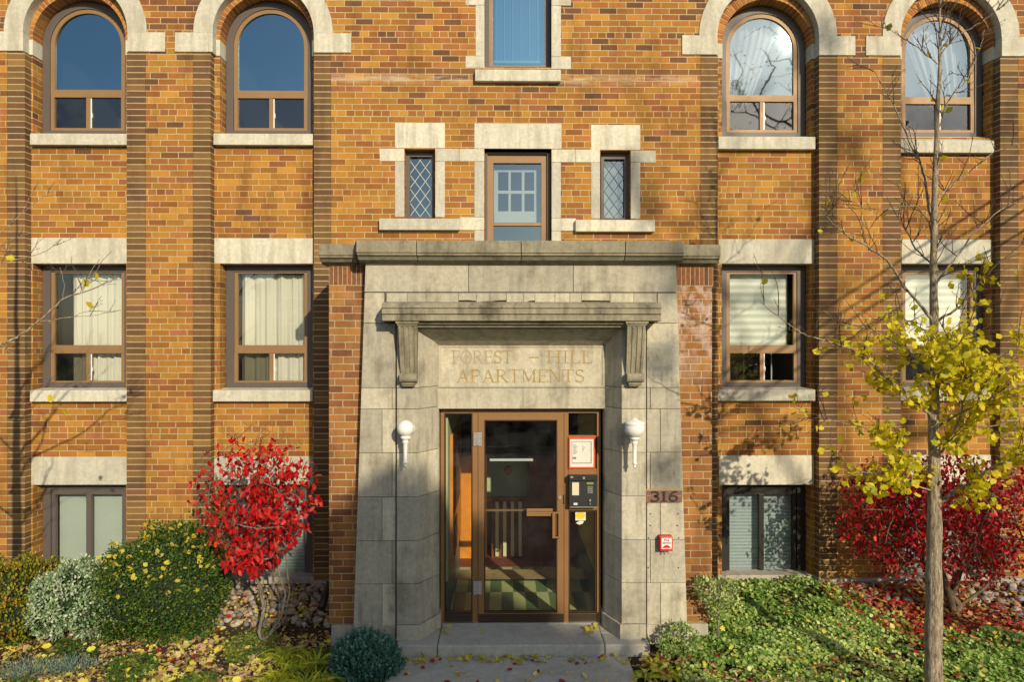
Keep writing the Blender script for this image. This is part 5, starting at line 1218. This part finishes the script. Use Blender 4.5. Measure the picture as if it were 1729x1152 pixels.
# arching blades (day lilies), lime
def blades(name, label, cat, centres, n, ln, wd, mat, seed, group=None):
    g = random.Random(seed); t = thing(name, label, cat, centres[0], group); vs, fs, tn = [], [], []
    for _ in range(n):
        c = Vector(g.choice(centres)); a = g.uniform(0, 6.28); L_ = g.uniform(.5, 1.1) * ln; w = wd * g.uniform(.6, 1.2); h = Vector((math.cos(a), math.sin(a), 0)); s_ = Vector((-h.y, h.x, 0)); b = c + Vector((g.uniform(-.05, .05), g.uniform(-.05, .05), 0)); k = 6; n0 = len(vs); lift = g.uniform(.5, 1.2); tw_ = g.uniform(-.5, .5)
        for i in range(k + 1):
            u = i / k; p_ = b + h * (L_ * u * (.35 + .55 * u)) + Vector((0, 0, L_ * lift * (u - .75 * u * u))); ww = w * math.sin(math.pi * (.12 + .86 * u)) + .0006; sd = s_ * math.cos(tw_) + Vector((0, 0, 1)) * math.sin(tw_)
            vs += [tuple(p_ + sd * ww), tuple(p_ - sd * ww)]
        for i in range(k): fs.append((n0 + 2 * i, n0 + 2 * i + 1, n0 + 2 * i + 3, n0 + 2 * i + 2)); tn.append(g.random())
    me = bpy.data.meshes.new('blades'); me.from_pydata(vs, [], fs); at = me.attributes.new('tone', 'FLOAT', 'FACE'); at.data.foreach_set('value', tn); link('leaf_blades', me, mat, t); return t
blades('day_lily', 'yellow-green arching day lily clump left of the blue-green shrub', 'plant', [tuple(gp(a, b)) for a, b in ((500, 1140), (530, 1130), (470, 1150), (545, 1160), (515, 1165), (490, 1118))], 330, .27, .008, 'lime_leaf', 31)
blades('hosta', 'broad lime-leaved hosta by the base of the left red bush', 'plant', [tuple(gp(a, b)) for a, b in ((478, 1112), (520, 1118))], 34, .22, .024, 'lime_leaf', 32)
blades('day_lily', 'golden leafy plant at the right edge of the path below the step', 'plant', [tuple(gp(a, b)) for a, b in ((1105, 1130), (1125, 1140), (1095, 1150), (1140, 1150))], 120, .17, .018, 'lime_leaf', 33)
# silver-blue low plants, bottom left
for i, (a, b, sz, lab) in enumerate(((45, 1135, .20, 'low silver-blue plant in the bottom left corner of the bed'), (118, 1128, .17, 'low silver-blue plant right of the one in the corner of the bed'))):
    c = gp(a, b); t = thing('silver_plant', lab, 'plant', tuple(c), 'low silver-blue plants'); N = 1500; d = rdir(N); d[:, 2] = np.abs(d[:, 2])
    pos = np.array(c) + d * (rng.random(N) ** .5)[:, None] * np.array([sz * 1.4, sz * .7, .10]) * (1 + .35 * np.sin(d[:, :1] * 6 + i) * np.cos(d[:, 1:2] * 8)) + rng.normal(size=(N, 3)) * np.array([.05, .04, .01]); leaf_cloud('foliage', pos, unit(d + np.array([0, 0, .6]) + rng.normal(size=d.shape) * .5), rng.uniform(.02, .04, N), 'blade', rng.random(N), 'silver_leaf', t)

# ---- fallen leaves (uncountable) over the beds and the path
def ground_pts(n, fn, zoff=.008, spread=.012):
    out = []
    while len(out) < n:
        px, py = rng.uniform(-60, 1790), rng.uniform(990, 1230)
        if rng.random() < fn(px, py):
            Yg = -G * F / (py - CY); q = gp(px, py)
            if q.y > 7.5: continue
            out.append((q.x, q.y, gz(q.y) + zoff + rng.random() * spread))
    return np.array(out)
def litter(name, label, n, fn, size, mat, shapes=('ginkgo', 'oval', 'maple'), tone=None, zo=.008, spread=.012, flat=.35):
    pts = ground_pts(n, fn, zo, spread); parts_ = np.array_split(pts, len(shapes)); objs = []
    vs = []
    for i, (q, shp) in enumerate(zip(parts_, shapes)):
        if i == 0: main = None
        ax = rdir(len(q)); ax[:, 2] *= .3
        o = leaf_cloud(name, q, ax, rng.uniform(size * .6, size * 1.25, len(q)), shp, rng.random(len(q)) if tone is None else tone(len(q)), mat, None, normal=np.tile([0, 0, 1.0], (len(q), 1)) + rng.normal(size=(len(q), 3)) * flat)
        objs.append(o)
    # join into one object
    bm = bmesh.new()
    for o in objs: bm.from_mesh(o.data)
    me = objs[0].data; bm.to_mesh(me); bm.free()
    for o in objs[1:]: bpy.data.objects.remove(o)
    tag(objs[0], label, 'leaf litter', kind='stuff'); return objs[0]
def onpath(px, py):
    Yg = -G * F / (py - CY); x = P(px, py, Yg)[0]; return -1.0 < x < 1.12
def f_cover(px, py):
    if onpath(px, py) or px < 1150: return 0
    edge = 995 + max(0, px - 1375) * .48 + 6 * math.sin(px * .09)
    if px > 1560: edge = 1083 + 6 * math.sin(px * .07)
    if py < edge: return 0
    front = 1120 + 22 * math.sin(px * .011)
    if py > front and px < 1560: return .22
    return 1.0 if math.sin(px * .023 + 2.2 * math.sin(py * .05)) * math.sin(py * .085 + px * .006) < .62 else .30
def f_left(px, py):
    if px > 575 or onpath(px, py): return 0
    if py < 1035: return .03 if px < 340 else .14
    return .35 if py < 1075 else 1.0
litter('fallen_leaves', 'yellow, tan and pink fallen leaves covering the left flower bed', 3300, f_left, .058, 'litter', tone=lambda n: np.clip(rng.beta(1.0, 1.5, n), 0, 1))
litter('fallen_leaves', 'small dried leaves and leaf crumbs scattered over the left bed', 6000, lambda a, b: f_left(a, b) * (.9 if b < 1090 else .7), .024, 'litter', tone=lambda n: np.clip(.35 + .4 * rng.random(n), 0, 1), zo=.004)
def f_red(px, py):
    if px < 1385: return 0
    lim = 1020 + (px - 1375) * .48 if px < 1560 else 1112
    return (1.0 if 992 < py < lim else 0) * (.25 if px > 1640 and py < 1045 else 1)
litter('fallen_leaves', 'red fallen leaves carpeting the bank under the right-hand red bush', 5200, f_red, .044, 'litter_red', ('oval', 'maple'), tone=lambda n: rng.beta(.9, .85, n), zo=.02, spread=.05)
def f_rf(px, py):
    if onpath(px, py) or px < 1080: return 0
    return (1 if py > 1112 and px < 1560 else .4 if py > 1100 else .06)
litter('fallen_leaves', 'brown and tan leaf mulch showing in gaps of the right ground cover', 1800, lambda a, b: 1 if f_cover(a, b) > 0 else 0, .045, 'litter', tone=lambda n: np.clip(.3 + .5 * rng.random(n), 0, 1))
litter('fallen_leaves', 'tan and yellow fallen leaves along the front of the right bed', 1800, f_rf, .050, 'litter', zo=.03, spread=.03)
def f_path(px, py):
    if not onpath(px, py) or py < 1113: return 0
    return .7 if py < 1125 else .18
litter('fallen_leaves', 'yellow and red leaves scattered on the concrete path', 150, f_path, .050, 'litter', tone=lambda n: np.where(rng.random(n) < .7, rng.random(n) * .35, .9 + .1 * rng.random(n)), zo=.018, spread=.006)
q = []
for a, b, n in ((1000, 1058, 9), (755, 1058, 4), (806, 1062, 2), (1028, 1072, 2), (985, 1060, 3)):
    for _ in range(n):
        w = V(a + rng.uniform(-12, 12), 1058, 6.35 + rng.uniform(-.08, .1)); q.append((w.x, w.y, ZS + .006 + rng.random() * .01))
q = np.array(q); tag(leaf_cloud('fallen_leaves', q, rdir(len(q)) * np.array([1, 1, .2]), .045, 'ginkgo', rng.random(len(q)) * .6, 'litter_yellow', None, normal=np.tile([0, -.2, 1.0], (len(q), 1)) + rng.normal(size=(len(q), 3)) * .3), 'yellow leaves blown against the threshold on the door step', 'leaf litter', kind='stuff')

litter('fallen_leaves', 'row of yellow leaves blown against the foot of the door step', 60, lambda a, b: 1 if onpath(a, b) and 1113 < b < 1124 else 0, .055, 'litter_yellow', ('ginkgo',), zo=.018, spread=.01)
# ---- ground cover
def cover(name, label, n, fn, mat, hmax, size, tone):
    pts = ground_pts(n, fn, 0, 0)
    h = hmax * (.35 + .65 * np.clip(.5 + .5 * np.sin(pts[:, 0] * 5.1 + np.sin(pts[:, 1] * 7)) * np.cos(pts[:, 1] * 6.3 + pts[:, 0] * 1.7) + .25 * np.sin(pts[:, 0] * 14 + pts[:, 1] * 11), 0, 1.2)) * (.55 + .45 * rng.random(n) ** .5)
    pts[:, 2] += h; nn = np.tile([0, -.25, 1.0], (n, 1)) + rng.normal(size=(n, 3)) * .42; ax = rdir(n) * np.array([1, 1, .35])
    o = leaf_cloud(name, pts, ax, rng.uniform(size * .45, size * 1.35, n), 'round', np.clip(rng.normal(tone, .2, n) + (h / hmax - .6) * .5 + .16 * np.sin(pts[:, 0] * 2.3 + 1) * np.cos(pts[:, 1] * 3.1), 0, 1), mat, None, normal=nn); tag(o, label, 'ground cover', kind='stuff')
cover('ground_cover', 'pale green ground cover spreading over the right bed', 30000, f_cover, 'cover_leaf', .11, .028, .52)
cover('ground_cover', 'dark green low growth showing between leaves in the left bed', 11000, lambda a, b: 0 if a > 560 or onpath(a, b) or b < 1060 else (1 if math.sin(a * .031 + 1.0) * math.sin(b * .06 + a * .012) > .15 else .03), 'box_leaf', .05, .022, .6)

litter('fallen_leaves', 'yellow and red leaves caught on top of the pale green ground cover', 200, lambda a, b: f_cover(a, b), .045, 'litter', tone=lambda n: np.where(rng.random(n) < .85, rng.random(n) * .35, .8 + .2 * rng.random(n)), zo=.10, spread=.03)
litter('fallen_leaves', 'yellow and tan leaves lodged among the river stones on the left', 420, lambda a, b: 1 if 340 < a < 556 and 985 < b < 1062 else 0, .042, 'litter', zo=.045, spread=.03)
# ---- ginkgo trees
def limb(pts, Y0, dY, n=5, wig=.006, seed=0):
    g = random.Random(seed); m = len(pts) - 1; L3 = [V(a, b, Y0 + dY * i / m) for i, (a, b) in enumerate(pts)]; out = []
    for i in range(m):
        p0 = L3[max(i - 1, 0)]; p1 = L3[i]; p2 = L3[i + 1]; p3 = L3[min(i + 2, m)]
        for k in range(n):
            u = k / n; q = .5 * ((2 * p1) + (p2 - p0) * u + (2 * p0 - 5 * p1 + 4 * p2 - p3) * u * u + (3 * p1 - p0 - 3 * p2 + p3) * u ** 3)
            out.append(q + Vector((g.uniform(-1, 1), g.uniform(-1, 1), g.uniform(-1, 1))) * wig * (0 if i == 0 and k == 0 else 1))
    out.append(L3[-1]); return out
def twigs_on(mb, line, r_base, g, n, ln, depth=0, up=.25, store=None, spread=1.0, r_twig=.0034):
    for _ in range(n):
        i = g.randrange(max(1, int(len(line) * .12)), len(line) - 1) if len(line) > 3 else 0
        a = line[i]; tdir = (line[min(i + 1, len(line) - 1)] - line[max(i - 1, 0)]).normalized()
        side = tdir.orthogonal().normalized(); side.rotate(__import__('mathutils').Quaternion(tdir, g.uniform(0, 6.28)))
        d = (tdir * g.uniform(.35, .9) + side * g.uniform(.5, 1.0) * spread + Vector((0, 0, up))).normalized(); L_ = ln * g.uniform(.4, 1.15); pts = [a]; cur = a; k = 6
        for s_ in range(k):
            d = (d + Vector((g.uniform(-1, 1), g.uniform(-1, 1), g.uniform(-.7, 1))) * .17).normalized(); cur = cur + d * L_ / k; pts.append(cur)
        r0 = r_twig * (.65 if depth else 1.0) * (.7 + .5 * L_ / ln); mb.tube(pts, [r0 * (1 - .6 * j / k) for j in range(k + 1)], 4, False)
        if store is not None: store += [(q, d.copy()) for q in pts[1:]]
        # short spur buds
        for q in pts[1::2]:
            sd = Vector((g.uniform(-1, 1), g.uniform(-1, 1), g.uniform(-1, 1))).normalized() * .012; mb.tube([q, q + sd], [r0 * .8, r0 * .5], 4, False)
        if depth < 1 and L_ > ln * .55: twigs_on(mb, pts, r0, g, g.randrange(1, 4), ln * .5, depth + 1, up, store, spread, r_twig)
Yt = 5.19
gt = gp(1577, 1200); gx = X(1577, Yt)
tree = thing('ginkgo_tree', 'slim young ginkgo with yellow-green leaves standing in the right bed', 'tree', (gx, Yt, G))
trunk_px = [(1577, 1215), (1576, 1152), (1577, 1000), (1578, 840), (1577, 700), (1578, 620), (1577, 540), (1577, 400), (1583, 200), (1587, 90), (1587, 0), (1590, -90), (1586, -190)]
tr = limb(trunk_px, Yt, 0, 6, .004, 1); tr[0].z = G - .05
rad_k = [.074, .064, .058, .047, .037, .034, .030, .025, .0165, .011, .0075, .005, .002]
rs = [np.interp(i / 6, range(len(rad_k)), rad_k) * (1 + .05 * math.sin(i * 2.1) + .03 * math.sin(i * 5.3)) for i in range(len(tr))]
mb = MB(); mb.tube(tr, rs, 14, False); mb.build('trunk', 'bark', tree, True)
limbs = [([(1576, 545), (1560, 522), (1529, 487), (1495, 438), (1460, 414), (1428, 396), (1400, 372), (1384, 345)], -.35, .013),
 ([(1577, 420), (1573, 380), (1564, 317), (1555, 277), (1535, 237), (1509, 175), (1491, 146), (1473, 117)], .3, .012),
 ([(1582, 230), (1600, 171), (1629, 138), (1640, 117), (1655, 80), (1662, 50)], .25, .006), ([(1586, 98), (1607, 69), (1640, 47), (1677, 22), (1702, 0)], -.2, .006), ([(1584, 108), (1549, 80), (1520, 62), (1484, 40)], .2, .005),
 ([(1580, 545), (1623, 515), (1651, 480), (1672, 459), (1700, 432), (1735, 405)], -.3, .011), ([(1580, 855), (1613, 829), (1645, 815), (1674, 790), (1702, 779), (1740, 755)], -.4, .018),
 ([(1577, 705), (1557, 688), (1519, 660), (1477, 619), (1432, 589), (1373, 570), (1338, 553), (1283, 509)], -.3, .014), ([(1577, 795), (1540, 770), (1495, 747), (1460, 723), (1432, 716), (1387, 705), (1335, 685)], .25, .010),
 ([(1575, 450), (1546, 419), (1522, 372), (1516, 346)], .4, .008), ([(1580, 775), (1609, 733), (1630, 664), (1626, 608), (1618, 545)], -.3, .010), ([(1580, 420), (1550, 350), (1470, 355), (1440, 340), (1415, 324)], .25, .005),
 ([(1577, 640), (1530, 590), (1476, 560), (1430, 545), (1390, 525)], .5, .009), ([(1580, 650), (1640, 615), (1690, 600), (1760, 570)], .2, .010), ([(1579, 720), (1640, 690), (1700, 660), (1770, 640)], -.6, .010),
 ([(1580, 480), (1640, 400), (1690, 355), (1740, 330)], .4, .008), ([(1582, 330), (1625, 300), (1670, 262), (1729, 240)], .3, .006), ([(1578, 600), (1560, 560), (1530, 540), (1500, 530)], -.7, .007),
 ([(1578, 830), (1530, 815), (1480, 800), (1430, 800)], -.35, .007), ([(1578, 760), (1620, 720), (1680, 720), (1740, 700)], .5, .009), ([(1577, 660), (1590, 630), (1600, 600), (1640, 560)], -.9, .008)]
g = random.Random(77); mb = MB(); mt = MB(); store = []; limb_pts = []
for j, (pp, dy, r0) in enumerate(limbs):
    ln = limb(pp, Yt, dy, 5, .007, j); n = len(ln); mb.tube(ln, [max(.0022, r0 * (1 - .85 * i / n)) for i in range(n)], 8, False)
    limb_pts += [(q, Vector((0, 0, -1))) for q in ln[n // 3:]]
    twigs_on(mt, ln, r0, g, int(6 + n * .30), .34 if pp[0][1] > 300 else .24, 0, .25, store)
twigs_on(mt, tr[6 * 6:], .01, g, 44, .34, 0, .5, store, .7)
mb.build('branch', 'bark', tree, True); mt.build('twig', 'twig', tree)
# leaves: thick in the lower crown, few above
lp_, la = [], []
for q, d in store + limb_pts:
    a = q.x / q.y * math.cos(YAW) ; px = CX + F * (q.x - YAW * q.y) / q.y; py = CY - F * q.z / q.y
    dens = 0.012
    if 560 < py < 870: dens = .78 if px > 1480 else .22 if px > 1400 else .06
    elif 500 < py <= 560: dens = .16 if px > 1500 else .03
    elif 870 <= py < 900: dens = .3
    elif 430 < py <= 500: dens = .14 if px > 1600 else .03
    if rng.random() < dens:
        for _ in range(int(rng.integers(1, 4)) if dens > .05 else 1):
            o = rng.normal(size=3) * .022; lp_.append((q.x + o[0], q.y + o[1], q.z + o[2] - .03)); la.append((d.x * .3 + o[0] * 30, d.y * .3 + o[1] * 30, -.9 + o[2] * 20))
lp_ = np.array(lp_); la = np.array(la); print('ginkgo leaves', len(lp_))
leaf_cloud('foliage', lp_, la, rng.uniform(.030, .058, len(lp_)), 'ginkgo', np.clip(rng.normal(.52, .28, len(lp_)), 0, 1), 'ginkgo_leaf', tree)

# left ginkgo: its trunk stands just outside the picture, one limb reaches in
Yl2 = 5.2; xt = X(20, YA) + .43 * (YA - Yl2)
tree = thing('ginkgo_tree', 'bare ginkgo at the left edge reaching a few leafless limbs across the window', 'tree', (xt, Yl2, G))
def pxof(x, Y): return CX + F * (x / Y - YAW)
tx = pxof(xt, Yl2)
tr = limb([(tx, 1200), (tx, 1000), (tx + 2, 800), (tx, 600), (tx + 3, 430), (tx, 250), (tx + 2, 100), (tx, -60)], Yl2, 0, 6, .004, 3); tr[0].z = G - .05
mb = MB(); rs = list(np.interp(np.linspace(0, 1, len(tr)), [0, .35, .6, 1], [.062, .045, .025, .004])); mb.tube(tr, rs, 12, False); mb.build('trunk', 'bark', tree, True)
limbs = [([(tx, 640), (tx + 60, 610), (0, 583), (28, 569), (66, 543), (104, 508), (139, 493), (170, 482), (198, 468)], .0, .012),
 ([(104, 508), (108, 480), (101, 452)], .05, .003), ([(139, 493), (148, 474), (155, 470), (172, 440), (189, 425)], -.05, .003), ([(135, 495), (150, 465), (168, 438)], .05, .003), ([(tx, 560), (-60, 480), (0, 445), (65, 430), (104, 403)], .2, .006), ([(tx, 500), (-50, 440), (0, 412), (55, 392)], .1, .005),
 ([(66, 543), (115, 537), (165, 531), (208, 524)], .1, .0035), ([(115, 537), (143, 528), (163, 516)], -.05, .0028), ([(tx, 520), (-40, 420), (0, 396), (35, 361), (50, 335), (66, 302)], .15, .0045), ([(20, 375), (55, 345), (88, 323)], .1, .003), ([(tx, 780), (-40, 735), (0, 712), (50, 708), (90, 695)], .1, .004),
 ([(tx, 790), (tx + 45, 730), (tx + 92, 650)], .1, .009), ([(tx, 900), (tx + 40, 830), (tx + 85, 770)], .1, .008), ([(tx, 780), (tx - 120, 690), (tx - 250, 560)], .2, .012), ([(tx, 620), (tx - 100, 520), (tx - 200, 400)], .2, .010), ([(0, 583), (28, 600), (60, 596)], -.1, .003)]
g = random.Random(5); mb = MB(); mt = MB(); store = []
for j, (pp, dy, r0) in enumerate(limbs):
    ln = limb(pp, Yl2, dy, 4, .006, 40 + j); n = len(ln); mb.tube(ln, [max(.002, r0 * (1 - .8 * i / n)) for i in range(n)], 8, False)
    twigs_on(mt, ln, r0, g, 5 if r0 > .004 else 2, .20, 0, .25, store, r_twig=.0026)
for j, (a3, b3) in enumerate((((xt, 5.2, -.6), (-3.32, 4.0, 1.15)), ((xt, 5.2, -.35), (-2.72, 3.4, 1.56)), ((xt, 5.2, -1.1), (-3.55, 4.3, .2)), ((xt, 5.2, .2), (-3.5, 4.3, 1.7)))):
    a3, b3 = Vector(a3), Vector(b3); ln = [a3.lerp(b3, i / 14) + Vector((0, 0, .10 * math.sin(i / 14 * 3.1) * (1 if j % 2 else -1))) + Vector((g.uniform(-1, 1), g.uniform(-1, 1), g.uniform(-1, 1))) * .018 for i in range(15)]
    mb.tube(ln, [.017 - .012 * i / 14 for i in range(15)], 8, False); twigs_on(mt, ln[:-2], .01, g, 5, .22, 0, .2, store, .6, .004)
mb.build('branch', 'bark', tree, True); mt.build('twig', 'twig', tree)
lp_ = np.array([tuple(V(a, b, Yl2)) for a, b in ((160, 470), (155, 511), (78, 541), (92, 672), (112, 700), (150, 474), (20, 430), (300, 5))][:7]); leaf_cloud('foliage', lp_, rdir(len(lp_), (0, 0, -.5)), .055, 'ginkgo', [.9, .8, .6, .9, .8, .7, .5], 'ginkgo_leaf', tree)

# ================================================================== ACROSS THE STREET (seen in the panes, one tree added to cast the long shade)
def shp(px, py, Yw, t):   # the point t metres sunward of a wall point
    v = V(px, py, Yw); return v + SUN * t
# large sparse tree on the right
t_ = 15.5; tree = thing('street_tree', 'tall thinly leaved street tree across the road, mirrored in the arched window', 'tree', (11.6, -8.2, G))
cl = [shp(1120, 600, YS, t_), shp(1125, 790, YS, t_ - .6), shp(1090, 340, YA, t_), shp(1060, 290, YA, t_ + .5), shp(1395, 60, YA, t_), shp(1290, 20, YA, t_ + .4), shp(1130, 470, YS, t_ + .3), shp(1440, 250, YA, t_ - .5)]
sk = [[Vector((11.6, -8.2, G)), Vector((11.4, -8.2, .5)), Vector((11.0, -8.2, 3.2)), Vector((10.6, -8.2, 5.2)), Vector((10.4, -8.3, 7.6)), Vector((10.5, -8.4, 10.5))]]
tg = np.vstack([in_ellipsoid((10.6, -8.3, 8.6), (3.4, 2.0, 3.2), 240, 0, 9), np.array([tuple(q) for q in cl])])
nodes, par, tips = grow(sk, tg, 8, .12, .5); branch_mesh('trunk', nodes, par, .006, .11, 'bark', tree, .55)
lp_ = np.vstack([in_ellipsoid(tuple(q), (.17, .17, .25), 80, 0, 10 + i) for i, q in enumerate(cl)] + [np.array([tuple(nodes[i]) for i in tips]) + rng.normal(size=(len(tips), 3)) * .12])
leaf_cloud('foliage', lp_, rdir(len(lp_), (0, 0, -.6)), .085, 'oval', rng.random(len(lp_)), 'olive_leaf', tree)
# added unseen evergreen, crown shaped to shade the foot of the porch
t_ = 17.0; top = shp(655, 832, YS, t_); lowp = shp(655, 1100, YS, t_)
tree = thing('added_shade_tree', 'added dark evergreen out of view, shaped to shade the foot of the porch', 'tree', (top.x + .2, top.y, G))
N = 42000; u = rng.random(N) ** .8; H_ = top.z - G
cx_ = top.x + .30 * np.clip(u * H_ / 1.4, 0, 1.4); rmax = .55 + .95 * np.minimum(u * H_ / 1.5, 3.2); rmax = np.minimum(rmax, .55 + .62 * u * H_)
th = rng.random(N) * 6.28; rr_ = rmax * rng.random(N) ** .5 * (.86 + .14 * np.sin(th * 9 + u * 120))
pos = np.stack([cx_ + rr_ * np.cos(th), top.y + rr_ * np.sin(th), top.z - u * H_ * .93 - .12 * rr_ + rng.normal(size=N) * .03], 1)
leaf_cloud('foliage', pos, rdir(N, (0, 0, -.3)), rng.uniform(.14, .30, N), 'diamond', rng.random(N) * .5, 'box_leaf', tree)
m = MB(); m.tube([(top.x + .3, top.y, G), (top.x + .1, top.y, top.z - .4)], [.16, .03], 10); m.build('trunk', 'bark', tree, True)
# service cables from the street pole to the right corner of the building
for i, dz in enumerate((0, .115, .215, .36)):
    a = shp(1760, 285 + dz * 60, YA, 2.4) + Vector((0, 0, -dz * 1.15)); b = shp(1180, 660, YA, 6.0) + Vector((0, 0, -dz * 1.3)); c = Vector((14.0, -9.0, 7.6 - dz)); n = 24; m = MB(); nm = ('uppermost', 'second highest', 'third', 'lowest')[i]
    m.tube([a.lerp(b, k / n) for k in range(n + 1)] + [b.lerp(c, k / 8) for k in range(1, 9)], [.017] * (n + 9), 6)
    tag(m.build('service_cable', 'black', None), nm + ' of the four overhead service cables between the street pole and the building', 'cable', 'overhead cables')
m = MB(); pb = Vector((14.0, -9.0, 7.6)); tpo = thing('utility_pole', 'wooden utility pole carrying the overhead cables beside the street', 'pole', (pb.x, pb.y - .15, G))
m.tube([(pb.x, pb.y - .15, G - .1), (pb.x, pb.y - .15, pb.z + .8)], [.14, .10], 12); m.build('pole_shaft', 'brown_bark', tpo, True); m = MB(); m.box(pb.x - .6, pb.x + .6, pb.y - .22, pb.y - .08, pb.z + .25, pb.z + .36); m.build('crossarm', 'brown_bark', tpo)
# houses opposite
def house(x, y, w, d, h, rh, wall, label):
    t = thing('house', label, 'house', (x, y, G)); m = MB(); m.box(x - w / 2, x + w / 2, y - d, y, G, G + h); m.build('wall', wall, t)
    m = MB(); m.prism([(x - w / 2 - .3, G + h + .002), (x + w / 2 + .3, G + h + .002), (x, G + h + rh)], 'y', y - d - .3, y + .3); m.build('roof', 'asphalt', t)
    for i in (-1, 1):
        for k in (0, 1):
            f_ = MB(); cx2, cz2 = x + i * w * .27, G + 1.6 + k * 2.7; f_.box(cx2 - .55, cx2 + .55, y + .003, y + .07, cz2 - .7, cz2 + .7); fo = f_.build('window', 'white', t)
            q = MB(); q.box(cx2 - .47, cx2 + .47, y + .072, y + .08, cz2 - .62, cz2 + .62); q.build('pane', 'black', fo)
    f_ = MB(); f_.box(x - .5, x + .5, y + .003, y + .08, G, G + 2.1); f_.build('door', 'wood_dark', t)
house(-8, -19, 9, 9, 5.4, 2.6, 'porch_brick', 'red brick house with a gable roof across the road to the left')
house(3.0, -21, 8, 9, 5.2, 2.4, 'concrete', 'grey rendered house with a gable roof straight across the road')
house(15, -22, 9, 9, 5.6, 2.6, 'brick', 'ochre brick house with a gable roof across the road to the right')
